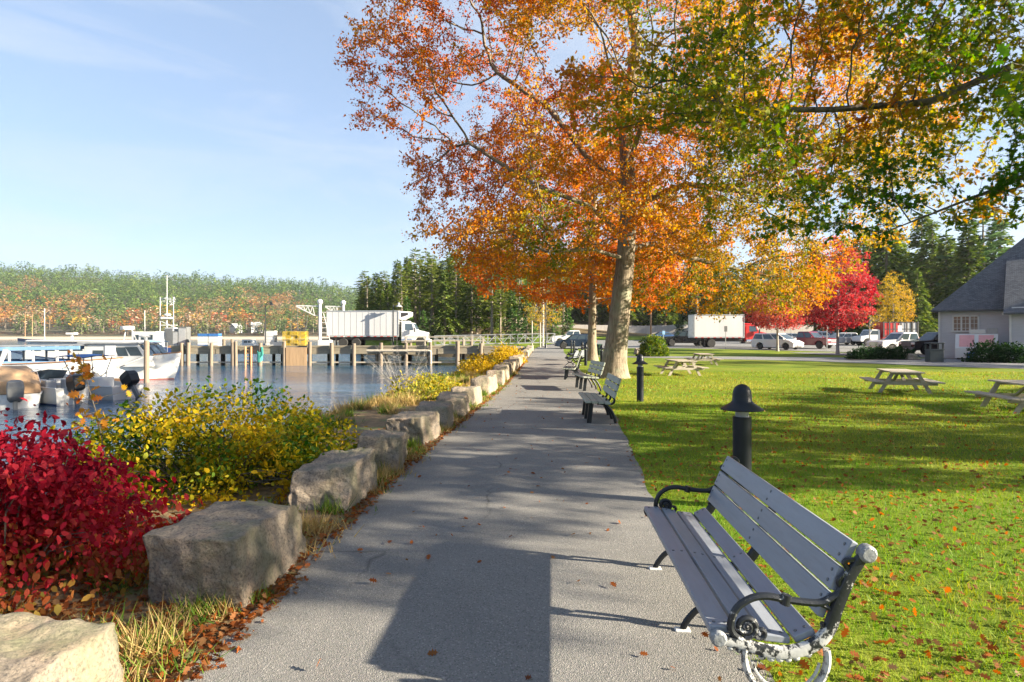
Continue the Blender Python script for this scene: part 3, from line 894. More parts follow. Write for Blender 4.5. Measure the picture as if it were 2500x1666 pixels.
def put_tree(meshes, name, label, loc, rz, sc, group, cat='tree'):
    t = thing(name, label, cat, loc, rz, group)
    t.scale = sc
    for nm, me in zip(('trunk', 'crown'), meshes):
        o = bpy.data.objects.new(nm, me); COL.objects.link(o); o.parent = t
    return t
SPR = [conifer('spruce', 15, 3.7, 1.0, 101, GREENC, whorl=.42, nbr=7, card=.95), conifer('spruce', 16, 3.4, 3.0, 102, GREENC, gap=0.2, whorl=.45, nbr=7, card=.95), conifer('spruce', 14, 4.0, 0.6, 103, GREENC, droop=0.45, whorl=.42, nbr=7, card=.95)]
TALL = [conifer('pine', 18, 3.5, 7.0, 111, PINEC, droop=0.05, whorl=0.75, nbr=6, card=1.1, gap=0.2, pw=0.5), conifer('pine', 17, 3.2, 5.5, 112, PINEC, droop=0.1, whorl=0.65, nbr=6, card=1.05, gap=0.22, pw=0.55)]
YOUNG = [conifer('fir', 6, 1.8, 0.2, 121, [(0.03, 0.07, 0.02), (0.06, 0.12, 0.03), (0.10, 0.17, 0.04)], whorl=0.32, card=0.5)]
# wood behind the wharf: its edge follows the cove
wood = []
def try_wood(x, y, mind):
    for (a, b) in wood:
        if (a - x) ** 2 + (b - y) ** 2 < mind ** 2: return False
    wood.append((x, y)); return True
cnt = 0
for k in range(900):
    y = random.uniform(100, 165); x = random.uniform(-46, 11)
    if x < shore(y) + 6 or (x > 2 and y < 118): continue
    if not try_wood(x, y, 3.9): continue
    cnt += 1
    u = random.random()
    edge = x < shore(y) + 14
    if u < 0.34:
        ms, nm, lb, gr = random.choice(SPR), 'spruce_tree', 'dark spruce in the wood behind the white wharf truck', 'dark spruces in the wood behind the wharf'
        s = random.uniform(0.66, 0.95)
    else:
        ms, nm, lb, gr = random.choice(TALL), 'pine_tree', 'tall pine with bare lower trunk in the wood behind the white wharf truck', 'tall pines in the wood behind the wharf'
        s = random.uniform(0.66, 0.95)
    if edge: s *= 0.82
    put_tree(ms, nm, lb, (x, y, gzf(x, y)), random.uniform(0, 6.28), (s * 1.1, s * 1.1, s), gr)
# dense small growth at the water's edge of that wood
for k in range(26):
    y = random.uniform(97, 118); x = shore(y) + random.uniform(5.5, 9)
    if not try_wood(x, y, 2.2): continue
    put_tree(YOUNG[0], 'young_fir', 'young fir at the water edge of the wood behind the wharf', (x, y, gzf(x, y)), random.uniform(0, 6.28), (1, 1, random.uniform(0.7, 1.2)), 'young firs along the cove')
# conifers behind the parking lot
for k in range(900):
    y = random.uniform(133, 175); x = random.uniform(8, 135)
    if not try_wood(x, y, 5.0 if x < 60 else 5.6): continue
    u = random.random()
    ms = random.choice(SPR) if u < 0.72 else random.choice(TALL)
    nm = 'spruce_tree' if u < 0.72 else 'pine_tree'
    s = random.uniform(0.85, 1.25)
    put_tree(ms, nm, 'dark spruce in the wood beyond the parking lot fence' if u < 0.72 else 'tall pine in the wood beyond the parking lot fence', (x, y, gzf(x, y)), random.uniform(0, 6.28), (s * 1.15, s * 1.15, s),
             'spruces beyond the parking lot' if u < 0.72 else 'pines beyond the parking lot')
# nearer conifers beside the grey building
for i, (px, Y, ht, kind, lb) in enumerate([(2100, 104, 19, 0, 'tall dark spruce rising behind the red maple'), (2165, 100, 21, 2, 'broad dark spruce behind the golden tree'), (2240, 88, 10.5, 2, 'shorter bright green fir just beside the golden tree'),
                                            (2250, 108, 22.5, 1, 'tallest dark spruce before the building roof'), (2055, 110, 18, 2, 'spruce half hidden behind the red maple'), (2310, 98, 17, 0, 'spruce rising straight behind the building roof hip'), (1990, 112, 17, 1, 'spruce showing over the low orange maple'), (2130, 116, 21, 1, 'tall spruce between two broader ones behind the red maple'), (2195, 112, 19, 0, 'spruce rising behind the golden tree in the second row'), (2275, 104, 20, 2, 'broad spruce touching the left end of the building roof'), (2345, 106, 16, 1, 'spruce top standing over the middle of the roof slope'), (2365, 90, 17.5, 0, 'dense spruce filling the gap above the upper roof slope'), (2440, 94, 19, 2, 'spruce at the frame edge above the roof ridge'), (2080, 98, 15, 2, 'lower broad spruce beside the red maple top')]):
    m = SPR[kind]; hh = (15, 16, 14)[kind]
    X = WX(px, Y)
    put_tree(m, 'spruce_tree', lb, (X, Y, gzf(X, Y)), i * 1.3, (ht / hh * 1.15, ht / hh * 1.15, ht / hh), None)
X = WX(2400, 92)
put_tree(conifer('white_pine', 20, 4.2, 6, 131, [(0.04, 0.09, 0.045), (0.08, 0.14, 0.06), (0.13, 0.19, 0.08)], droop=-0.1, whorl=0.8, nbr=8, card=1.35, gap=0.12, pw=0.6), 'pine_tree', 'feathery white pine standing above the building roof', (X, 92, gzf(X, 92)), 0.4, (1.25, 1.25, 1.05), None)
for i, (x, y, s, lb) in enumerate([(WX(1385, 100), 100, 1.0, 'bright young fir beside the white fence'), (WX(1350, 92), 92, 0.9, 'young fir behind the lamp post at the path end'), (WX(1285, 96), 96, 1.5, 'full green fir by the gangway end'), (WX(1660, 118), 118, 0.8, 'small fir before the fence by the truck'), (WX(1250, 100), 100, 1.3, 'dull green fir behind the gangway')]):
    put_tree(YOUNG[0], 'young_fir', lb, (x, y, gzf(x, y)), i, (s, s, s), None)
# ---------------------------------------------------------------- far hillside
def cards(pos, hts, pal, seed, wide, cone=True, n=24):
    g = np.random.default_rng(seed)
    m = len(pos)
    f = g.uniform(0, 1, size=(m, n)) ** (0.8 if cone else 0.5)
    a = g.uniform(0, 6.283, size=(m, n))
    if cone: rad = (1 - f) ** 0.85 * wide * g.uniform(0.6, 1.1, size=(m, n)) + 0.03; zz = 0.12 + 0.86 * f
    else: rad = np.sqrt(np.clip(1 - (2 * f - 1) ** 2, 0.05, 1)) * wide * g.uniform(0.7, 1.05, size=(m, n)); zz = 0.10 + 0.88 * f
    P = np.stack([pos[:, None, 0] + np.cos(a) * rad * hts[:, None], pos[:, None, 1] + np.sin(a) * rad * hts[:, None], pos[:, None, 2] + zz * hts[:, None]], 2).reshape(-1, 3)
    A = np.stack([np.cos(a), np.sin(a), np.full_like(a, -0.35 if cone else 0.1)], 2).reshape(-1, 3) + g.normal(size=(m * n, 3)) * 0.25
    S = (np.repeat(hts, n) * (0.16 if cone else 0.12) * g.uniform(0.7, 1.3, size=m * n)) * (1.15 - 0.55 * f.ravel() if cone else 1)
    base = g.uniform(0, 1, size=m)
    t = np.repeat(base, n) * 0.7 + g.uniform(-0.1, 0.3, size=m * n)
    c = vary(palette(t, pal), 0.18)
    return P - A * 0.0, A, S, c
pts = []
cell = {}
for k in range(26000):
    y = random.uniform(512, 985); a = random.uniform(-420, 1420)
    x = -a * y / FPX
    c = (int(x // 8), int(y // 9))
    if c in cell: continue
    cell[c] = 1
    pts.append((x, y))
pts = np.array(pts)
pz = hillz(pts[:, 0], pts[:, 1])
br = -pts[:, 0] / pts[:, 1] * FPX
low = (pts[:, 1] < 690 + 90 * np.sin(br * 0.011 + 1) + 30 * np.sin(br * 0.05)) & (br > 330)
mixn = vnoise(np.stack([pts[:, 0], pts[:, 1], pts[:, 0] * 0], 1), 0.018, 77)
aut = low & ((mixn + 0.35 * rng.uniform(-1, 1, len(pts))) > 0.56) | (vnoise(np.stack([pts[:, 0], pts[:, 1], pts[:, 0] * 0], 1), 0.05, 79) > 0.86)
HILLG = [(0.022, 0.055, 0.014), (0.05, 0.095, 0.02), (0.085, 0.135, 0.026), (0.15, 0.18, 0.036)]
HILLA = [(0.05, 0.08, 0.03), (0.10, 0.13, 0.04), (0.26, 0.09, 0.045), (0.36, 0.15, 0.05), (0.36, 0.22, 0.06), (0.30, 0.22, 0.15), (0.26, 0.20, 0.14), (0.09, 0.11, 0.04)]
pos = np.stack([pts[:, 0], pts[:, 1], pz], 1)
front = pts[:, 1] < 540
cgrp = (~aut) & (~front); agrp = aut & (~front)
hc = np.random.default_rng(3).uniform(0, 1, size=cgrp.sum()) ** 1.6 * 13 + 10
A1 = cards(pos[cgrp], hc, HILLG, 5, 0.19, True, 40)
A2 = cards(pos[agrp], np.random.default_rng(4).uniform(9, 16, size=agrp.sum()), HILLA, 6, 0.44, False, 80)
ns = 3400                                            # low red and olive scrub along the far shore
sx = rng.uniform(-640, 60, ns); sy_ = rng.uniform(501.5, 518, ns)
sc_ = np.stack([sx, sy_, hillz(sx, sy_)], 1)
A3 = cards(sc_, rng.uniform(1.4, 3.0, ns), [(0.16, 0.035, 0.03), (0.22, 0.06, 0.035), (0.10, 0.10, 0.035), (0.22, 0.15, 0.07)], 8, 0.8, False, 14)
P, A, S, c = [np.concatenate([u, v, w_]) for u, v, w_ in zip(A1, A2, A3)]
V, F, k = leaf_arrays(P, S, 'spray', A=A, up=0.5)
MT['hillleaf'] = leafmat('far_foliage', 0.25)
o = link_mesh('hillside_forest', np_mesh('hillside_forest', V, F, np.repeat(c, k, axis=0)), MT['hillleaf'])
tag(o, 'dense mixed forest covering the hill across the harbour', 'forest', kind='stuff')
# the trees along the far shore, one by one
def far_variant(pal, seed, cone, wide, n):
    p = np.zeros((1, 3)); h = np.array([10.0])
    P, A, S, c = cards(p, h, pal, seed, wide, cone, n)
    V, F, k = leaf_arrays(P, S, 'spray', A=A, up=0.5)
    me = np_mesh('crown', V, F, np.repeat(c, k, axis=0)); me.materials.append(MT['hillleaf'])
    tm = MB().tube([(0, 0, -1), (0, 0, 3), (0.1, 0, 7)], [0.22, 0.16, 0.06], 5)
    t = bpy.data.meshes.new('trunk'); t.from_pydata(tm.v, [], tm.f); t.materials.append(MT['firbark'])
    return (t, me)
FARV = {
    'orange': (far_variant([(0.33, 0.11, 0.03), (0.42, 0.18, 0.04)], 201, False, 0.42, 110), 'orange rounded tree on the far harbour shore', 'autumn_tree'),
    'gold': (far_variant([(0.38, 0.23, 0.04), (0.44, 0.28, 0.05)], 202, False, 0.40, 110), 'golden rounded tree on the far harbour shore', 'autumn_tree'),
    'red': (far_variant([(0.30, 0.06, 0.03), (0.38, 0.10, 0.04)], 203, False, 0.40, 110), 'red rounded tree on the far harbour shore', 'autumn_tree'),
    'bare': (far_variant([(0.36, 0.25, 0.18), (0.42, 0.30, 0.20)], 204, False, 0.42, 70), 'pale half bare tree on the far harbour shore', 'bare_tree'),
    'pine': (far_variant([(0.05, 0.085, 0.03), (0.10, 0.13, 0.045)], 205, True, 0.26, 120), 'green pine on the far harbour shore', 'pine_tree'),
    'pine2': (far_variant([(0.07, 0.11, 0.035), (0.14, 0.16, 0.05)], 206, True, 0.32, 120), 'green pine on the far harbour shore', 'pine_tree'),
}
fx = 0
for k in range(150):
    a = random.uniform(360, 1290); y = random.choice([random.uniform(509, 520), random.uniform(515, 545), random.uniform(540, 600)])
    x = -a * y / FPX
    key = random.choices(list(FARV), [2.4, 1.8, 1.0, 1.8, 4.2, 4.2])[0]
    ms, lb, nm = FARV[key]
    s = random.uniform(0.9, 1.7)
    put_tree(ms, nm, lb, (x, y, float(hillz(np.array([x]), np.array([y]))[0])), random.uniform(0, 6), (s, s, s * random.uniform(0.9, 1.15)), lb.split(' on ')[0] + 's on the far harbour shore')
# ---------------------------------------------------------------- granite blocks along the water side of the path
def mat_granite():
    m, t, b = newmat('granite')
    v = coords(t, 'Object')
    oi = t.nodes.new('ShaderNodeObjectInfo')
    n1 = noise(t, v, 3.2, 7, 0.62, 0.4)
    n2 = noise(t, v, 55, 4, 0.7)
    n3 = noise(t, coords(t, 'Object', (1, 1, 0.35)), 2.2, 6, 0.65)
    g = ramp(t, n1, [(0.28, (0.16, 0.14, 0.12)), (0.5, (0.28, 0.23, 0.18)), (0.72, (0.39, 0.28, 0.20))])
    g = mix(t, ramp(t, n2, [(0.36, 0.75), (0.5, 0.0)]), g, (0.07, 0.068, 0.065))
    g = mix(t, ramp(t, n2, [(0.56, 0.0), (0.7, 0.5)]), g, (0.34, 0.31, 0.28))
    g = mix(t, ramp(t, n3, [(0.50, 0.0), (0.68, 0.65)]), g, (0.17, 0.18, 0.10))
    h = ND(t, 'HueSaturation', Saturation=1.0)
    mr = ND(t, 'MapRange'); mr.inputs[3].default_value = 0.85; mr.inputs[4].default_value = 1.15
    t.links.new(oi.outputs['Random'], mr.inputs[0])
    t.links.new(mr.outputs[0], h.inputs['Value'])
    t.links.new(g, h.inputs['Color'])
    t.links.new(h.outputs[0], b.inputs['Base Color'])
    b.inputs['Roughness'].default_value = 0.9
    b.inputs['Specular IOR Level'].default_value = 0.2
    bump(t, b, noise(t, v, 18, 9, 0.72), 0.95, 0.045)
    return m
MT['granite'] = mat_granite()
def rock(name, label, loc, dims, rz, seed, rough=0.05, mat='granite', group=None, cuts=14, cat='stone', taper=0.12):
    bm = bmesh.new()
    bmesh.ops.create_cube(bm, size=1.0)
    bmesh.ops.subdivide_edges(bm, edges=bm.edges, cuts=cuts, use_grid_fill=True)
    rs = random.Random(seed)
    tilt = [rs.uniform(-0.10, 0.10) for _ in range(6)]
    for v in bm.verts:
        p = v.co.copy()
        q = Vector((p.x * 2, p.y * 2, p.z * 2))
        m = max(abs(q.x), abs(q.y), abs(q.z))
        ln = q.length
        k = 0.05                                     # slightly rounded corners
        p = p * (1 - k) + p.normalized() * (0.5 * k * 1.25) if ln else p
        tp = 1 - taper * (p.z + 0.5)
        x = p.x * dims[0] * tp + tilt[0] * dims[0] * p.z * 1.2 + tilt[4] * dims[0] * p.y
        y = p.y * dims[1] * (tp if taper else 1) + tilt[1] * dims[1] * p.z + tilt[5] * 0.5 * p.x * dims[1]
        z = (p.z + 0.5) * dims[2] + (tilt[2] * p.x + tilt[3] * p.y) * dims[2] * 1.1 * (p.z + 0.5)
        w = Vector((x, y, z)) * 1.0 + Vector((seed * 3.7, seed * 1.3, 0))
        n = mnoise.noise_vector(w * 2.0) * rough * 1.1 + mnoise.noise_vector(w * 6.0) * rough * 0.75 + mnoise.noise_vector(w * 15.0) * rough * 0.45
        v.co = Vector((x, y, z)) + n
    me = bpy.data.meshes.new(name)
    bm.to_mesh(me); bm.free()
    me.polygons.foreach_set('use_smooth', np.ones(len(me.polygons), dtype=bool))
    o = link_mesh(name, me, MT[mat])
    o.location = loc; o.rotation_euler = (0, 0, rz)
    return tag(o, label, cat, group)
SY = [(1.55, 2.78, 0.66, 0.40), (3.72, 4.82, 0.62, 0.42), (5.86, 6.72, 0.60, 0.40), (7.48, 8.34, 0.55, 0.40), (9.25, 10.45, 0.60, 0.40), (10.95, 11.75, 0.6, 0.41), (12.5, 13.5, 0.6, 0.42), (14.4, 15.3, 0.6, 0.42), (17.2, 19.0, 0.6, 0.45), (20.4, 21.8, 0.6, 0.45)]
y = 22.9
while y < 66:
    L = random.uniform(1.2, 1.9)
    SY.append((y, y + L, 0.6, random.uniform(0.4, 0.5)))
    y += L + random.uniform(0.25, 0.7)
NEARL = ['pale granite block cut off by the lower picture edge, nearest the camera', 'long tan granite block with a rough mossy face before the red bush', 'grey topped granite block beside the yellow rose bush', 'granite block just past the yellow rose bush, fourth from the camera',
         'low rounded granite block fifth from the camera where the water shows behind', 'granite block sixth from the camera with a flat top', 'granite block seventh from the camera under tall dry stems', 'granite block eighth from the camera under tall dry stems']
ORD = ['ninth', 'tenth', 'eleventh', 'twelfth', 'thirteenth', 'fourteenth', 'fifteenth', 'sixteenth', 'seventeenth', 'eighteenth', 'nineteenth', 'twentieth', 'twenty first', 'twenty second', 'twenty third', 'twenty fourth', 'twenty fifth', 'twenty sixth', 'twenty seventh', 'twenty eighth', 'twenty ninth', 'thirtieth', 'thirty first', 'thirty second', 'thirty third', 'thirty fourth', 'thirty fifth', 'thirty sixth']
for i, (a, b, w, h) in enumerate(SY):
    ym = (a + b) / 2
    ang = math.atan2(pl(b) - pl(a), b - a)
    x = pl(ym) - 0.10 - w / 2
    lb = NEARL[i] if i < 8 else 'granite block along the path, %s counted from the camera' % ORD[i - 8]
    rock('granite_block', lb, (x, ym, gzf(x, ym) - 0.06), (w, (b - a), h + 0.06), -ang, i + 3, 0.034 if i < 5 else 0.03, group='granite blocks edging the path', cuts=30 if i < 5 else 10, taper=0.08)
x, y = GP(1560, 866)
rock('boulder', 'tan boulder beside the round clipped bush', (x, y, -0.1), (0.95, 0.8, 0.55), 0.3, 71, 0.08, cat='boulder', cuts=8, taper=0.4)
rock('boulder', 'flat pale boulder in front of the dark low shrubs', (*GP(2124, 876), -0.1), (0.95, 0.6, 0.42), 0.1, 72, 0.08, cat='boulder', cuts=8, taper=0.4)
rock('boulder', 'peaked grey boulder by the end of the dark low shrubs', (*GP(2224, 878), -0.1), (1.0, 0.7, 0.45), 0.1, 73, 0.08, cat='boulder', cuts=8, taper=0.5)
# ---------------------------------------------------------------- ornate iron bench
def arc(cx, cz, r, a0, a1, n, y=0.0, r1=None):
    return [(cx + (r + ((r1 if r1 is not None else r) - r) * i / n) * math.cos(R(a0 + (a1 - a0) * i / n)), y, cz + (r + ((r1 if r1 is not None else r) - r) * i / n) * math.sin(R(a0 + (a1 - a0) * i / n))) for i in range(n + 1)]
def smoothpath(pts, n=5):
    """Catmull-Rom through (u,z) points -> list of (u,0,z)"""
    P = [pts[0]] + list(pts) + [pts[-1]]
    out = []
    for i in range(1, len(P) - 2):
        for j in range(n):
            t = j / n
            q = []
            for k in (0, 1):
                a, b, c, d = P[i - 1][k], P[i][k], P[i + 1][k], P[i + 2][k]
                q.append(0.5 * ((2 * b) + (-a + c) * t + (2 * a - 5 * b + 4 * c - d) * t * t + (-a + 3 * b - 3 * c + d) * t ** 3))
            out.append((q[0], 0, q[1]))
    out.append((pts[-1][0], 0, pts[-1][1]))
    return out
def mat_wornpaint():
    m, t, b = newmat('worn_black_over_white')
    v = coords(t, 'Object')
    n = noise(t, v, 22, 8, 0.7)
    sp = t.nodes.new('ShaderNodeSeparateXYZ'); t.links.new(v, sp.inputs[0])
    # the black coat has worn off the lower casting, which has been primed white
    mr = ND(t, 'MapRange'); mr.inputs[1].default_value = 0.34; mr.inputs[2].default_value = 0.54; mr.inputs[3].default_value = 0.08; mr.inputs[4].default_value = -0.12
    t.links.new(sp.outputs['Z'], mr.inputs[0])
    s = t.nodes.new('ShaderNodeMath'); s.operation = 'ADD'
    t.links.new(n, s.inputs[0]); t.links.new(mr.outputs[0], s.inputs[1])
    w = ramp(t, s.outputs[0], [(0.49, 0.0), (0.56, 1.0)])
    g = mix(t, w, (0.010, 0.012, 0.016), (0.44, 0.44, 0.43))
    t.links.new(g, b.inputs['Base Color'])
    b.inputs['Roughness'].default_value = 0.38
    bump(t, b, n, 0.4, 0.006)
    return m
MT['worn'] = mat_wornpaint()
MT['rosette'] = paint('worn_white_casting', (0.19, 0.20, 0.21), 0.45, 0.3, 20, .4, 60, dirt=(0.10, 0.11, 0.12))
SLATS = [((0, .456), (.106, .452)), ((.118, .450), (.213, .432)), ((.224, .426), (.33, .416)), ((.345, .418), (.428, .458)), ((.447, .500), (.492, .604)), ((.495, .611), (.535, .708)), ((.538, .716), (.587, .812))]
def ornate_frame(mat, y, root, name='iron_frame', arm=True, mid=False):
    m = MB()
    def T(pts, r, n=8, flat=1.0):
        pts = [(p[0], y + (p[1] if len(p) == 3 else 0), p[-1]) for p in pts]
        m.tube(pts, r, n, True, flat)
    # seat rail rising into the back post
    rail = smoothpath([(.035, .410), (.12, .395), (.23, .366), (.33, .366), (.42, .40), (.475, .46), (.51, .56), (.555, .67), (.605, .755)], 6)
    T(rail, [0.024 + 0.006 * math.sin(i / len(rail) * 3.14) for i in range(len(rail))], 8, 0.75)
    if not mid:
        ros = []
        for cx, cz, rr in ((.035, .415, .033), (.622, .772, .036)):        # rosettes
            q = MB().lathe([(0.001, -.030), (rr * .7, -.030), (rr, -.018), (rr, .014), (rr * .72, .024), (rr * .5, .018), (rr * .35, .028), (0.001, .030)], 14, (cx, y, cz), 'y')
            for k in range(8): q.ell((cx + rr * .62 * math.cos(k * .785), y - .024, cz + rr * .62 * math.sin(k * .785)), (.009, .007, .009), 6, 4)
            ros.append(q)
        for k in range(9):                                                  # leaf trim under the rail
            u = .08 + k * .042
            p = rail[int(len(rail) * (u / .66) * .72)]
            m.ell((p[0], y, p[2] - .028), (.017, .014, .013), 8, 5)
        T(smoothpath([(.50, .52), (.525, .60), (.515, .66), (.55, .70), (.535, .735), (.575, .745)], 5), [.010, .012] * 12 + [.010] * 2, 6)
    if arm:
        T(smoothpath([(.535, .62), (.48, .585), (.43, .566), (.32, .574), (.23, .588), (.165, .576), (.11, .535), (.086, .47), (.098, .432), (.135, .405)], 6), [0.016] * 55, 8)
        T(smoothpath([(.43, .566), (.475, .545), (.492, .505), (.478, .468), (.455, .470), (.452, .488)], 5), 0.011, 7)
        sp = []
        for k in range(26):
            a = -100 + k * 26; rr = .046 * (1 - k / 30)
            sp.append((.148 + rr * math.cos(R(a)), 0, .462 + rr * math.sin(R(a))))
        T(sp, [.0125] * 20 + [.012, .011, .010, .010, .010, .010], 7)
        T(arc(.205, .438, .026, 200, 480, 12, 0, .012), .010, 7)
        m.ell((.148, y, .462), (.014, .018, .014), 8, 5)
        m.cyl((.30, y, .556), (.31, y, .596), .021, n=10)
    # ring under the seat and splayed feet
    T(arc(.305, .345, .165, 168, 372, 22), [0.019] * 23, 8, 0.8)
    T(arc(.305, .345, .135, 190, 350, 16), [0.008] * 17, 6, 0.8)
    m.cyl((.305, y, .150), (.305, y, .205), .030, n=10)
    for s in (-1, 1):
        T(smoothpath([(.305 + s * .012, .172), (.305 + s * .07, .165), (.305 + s * .15, .125), (.305 + s * .205, .06), (.305 + s * .225, .012)], 5), [.019] * 21, 8, 0.8)
        T(arc(.305 + s * .075, .20, .030, -90 if s > 0 else -90, -90 + s * 230, 10), .009, 6)
    o = m.build(name, mat, root, smooth=True)
    if not mid:
        for q in ros: q.build('rosette', MT['rosette'] if mat is MT['worn'] else mat, o, smooth=True)
    return o
def ornate_bench(label, loc, rz, worn_end=True, slat='grayslat', L=1.80, group=None):
    root = thing('park_bench', label, 'bench', loc, rz, group)
    for i, (a, b) in enumerate(SLATS):
        m = MB()
        m.bar(((a[0] + b[0]) / 2, -L / 2, (a[1] + b[1]) / 2 - (.014 if i < 4 else 0)), ((a[0] + b[0]) / 2, L / 2, (a[1] + b[1]) / 2 - (.014 if i < 4 else 0)), math.hypot(b[0] - a[0], b[1] - a[1]) - .004, .030,
              up=(-(b[1] - a[1]), 0, (b[0] - a[0])))
        sl = m.build('seat_slat' if i < 4 else 'back_slat', MT[slat], root, bevel=0.005)
        bm_ = MB()
        dx, dz = b[0] - a[0], b[1] - a[1]; ln = math.hypot(dx, dz); nx_, nz_ = -dz / ln, dx / ln
        oz = -.014 if i < 4 else 0
        for yy in (-L / 2 + .035, 0, L / 2 - .035):
            for f in (.28, .72):
                p = Vector((a[0] + dx * f, yy, a[1] + dz * f + oz)); nv = Vector((nx_, 0, nz_))
                bm_.cyl(p + nv * .0135, p + nv * .0175, .0075, n=8)
        bm_.build('bolt', MT['darkgrey'], sl)
    for k, y in enumerate((-L / 2 - .014, 0.0, L / 2 + .014)):
        f = ornate_frame(MT['worn'] if (k == 0 and worn_end) else MT['black'], y, root, 'iron_frame', arm=(k != 1), mid=(k == 1))
        for u in (.08, .53):
            MB().box((u, y, .012), (.085, .05, .026)).build('foot_pad', MT['white'], f, bevel=0.006)
    return root
ornate_bench('grey slatted bench with ornate black iron arms and white worn end nearest the camera', (0.885 - 0.02, 3.47, 0), -R(3.6), group=None)
for i, (px, Y, rz, lb) in enumerate([(1408, 34.5, -28, 'ornate iron armed bench fifth along the path, leafy cast ends'), (1398, 41, -10, 'ornate iron armed bench farthest along the path edge')]):
    ornate_bench(lb, (WX(px, Y) - .3, Y, 0.012), R(rz), False, 'grayslat')
# ---------------------------------------------------------------- plain benches
def plain_bench(label, loc, rz):
    root = thing('park_bench', label, 'bench', loc, rz)
    L = 1.8
    for k in range(4):
        MB().box((.05 + k * .118, 0, .425 - k * .008), (.102, L, .042)).build('seat_slat', MT['dryslat'], root, bevel=0.006)
    for k in range(3):
        u, z = .535 + k * .040, .545 + k * .125
        MB().bar((u, -L / 2, z), (u, L / 2, z), .112, .038, up=(-0.95, 0, 0.30)).build('back_slat', MT['dryslat'], root, bevel=0.006)
    for y in (-.60, 0, .60):
        m = MB()
        m.box((.235, y, .385), (.40, .05, .035))
        m.bar((.13, y, .38), (.085, y, 0), .05, .085, up=(1, 0, 0))
        q = smoothpath([(.24, .378), (.38, .35), (.49, .24), (.56, .10), (.585, 0)], 5)
        m.tube([(p[0], y, p[2]) for p in q], [.03] * len(q), 8)
        ring = arc(.485, .43, .075, 150, 420, 16)
        m.tube([(p[0], y, p[2]) for p in ring], .022, 8)
        q = smoothpath([(.545, .47), (.57, .58), (.625, .70), (.66, .84)], 4)
        m.tube([(p[0], y, p[2]) for p in q], [.026] * len(q), 8)
        m.build('iron_leg', MT['black'], root, smooth=True)
    return root
plain_bench('plain grey green bench seen end on, second along the path', (1.37, 12.25, 0.012), R(-2))
plain_bench('plain grey green bench turned toward the camera, third along the path', (1.98, 18.9, 0.012), R(5))
plain_bench('plain grey green bench fourth along the path, its seat edge sunlit', (1.95, 23.6, 0.012), R(-8))
# ---------------------------------------------------------------- bollard lights
def bollard():
    root = thing('bollard_light', '', 'bollard')
    MB().lathe([(.001, 0), (.086, 0), (.086, .88), (.001, .88)], 24).build('post', MT['bollard'], root, smooth=True)
    MB().lathe([(.001, .878), (.062, .878), (.062, .955), (.001, .955)], 20).build('lens', MT['grey'], root, smooth=True)
    MB().lathe([(.001, .945), (.196, .945), (.198, .953), (.150, .985), (.110, 1.010), (.092, 1.030), (.088, 1.085), (.083, 1.125), (.068, 1.160), (.040, 1.182), (.012, 1.192), (.001, 1.193)], 28).build('hood', MT['bollard'], root, smooth=True)
    return root
b0 = bollard()
BL = [(2.21, 6.0, 'black bollard light rising just behind the near bench'), (3.18, 15.5, 'black bollard light on the lawn before the thick oak trunk'), (WX(1469, 32), 32, 'black bollard light half hidden behind the thick oak trunk'),
      (WX(1430, 34), 34, 'black bollard light beside the ornate benches, sunlit hood'), (WX(1421.6, 43), 43, 'black bollard light just beside the straight second trunk'), (WX(1401.5, 56), 56, 'far black bollard light before the navy car'), (WX(1395, 63), 63, 'farthest black bollard light at the path end')]
for i, (x, y, lb) in enumerate(BL):
    o = b0 if i == 0 else dup(b0)
    o.location = (x, y, -0.01); o['label'] = lb; o['group'] = 'bollard lights beside the path'
# ---------------------------------------------------------------- picnic tables
def picnic():
    root = thing('picnic_table', '', 'picnic table')
    L = 1.85
    for k in range(5): MB().box((-.30 + k * .15, 0, .74), (.140, L, .038)).build('top_plank', MT['wood'], root, bevel=0.004)
    for s in (-1, 1):
        for k in range(2): MB().box((s * (.60 + k * .15), 0, .44), (.140, L, .038)).build('seat_plank', MT['wood'], root, bevel=0.004)
    for y in (-.62, .62):
        m = MB()
        m.box((0, y, .70), (.70, .04, .09)); m.box((0, y + .002, .385), (1.46, .04, .10))
        m.build('cross_beam', MT['wood'], root)
        for s in (-1, 1):
            MB().bar((s * .28, y + .042, .715), (s * .62, y + .042, -.005), .04, .09, up=(1, 0, 0)).build('leg', MT['wood'], root)
        MB().bar((0, y - .02 * np.sign(y), .39), (0, y - .50 * np.sign(y), .70), .07, .04).build('brace', MT['wood'], root)
    return root
p0 = picnic()
PT = [(11.35, 18.3, -19, 'weathered picnic table alone on the sunlit lawn, whole in view'), (11.25, 13.5, -12, 'weathered picnic table cut off by the picture edge'),
      (WX(1661, 26), 26, 1, 'weathered picnic table near the round bush, the front one of two'), (WX(1717, 35), 35, -6, 'weathered picnic table in shade behind another one')]
for i, (x, y, rz, lb) in enumerate(PT):
    o = p0 if i == 0 else dup(p0)
    o.location = (x, y, -.06); o.scale = (1.08, 1.05, .90); o.rotation_euler = (0, 0, R(rz)); o['label'] = lb; o['group'] = 'picnic tables on the lawn'
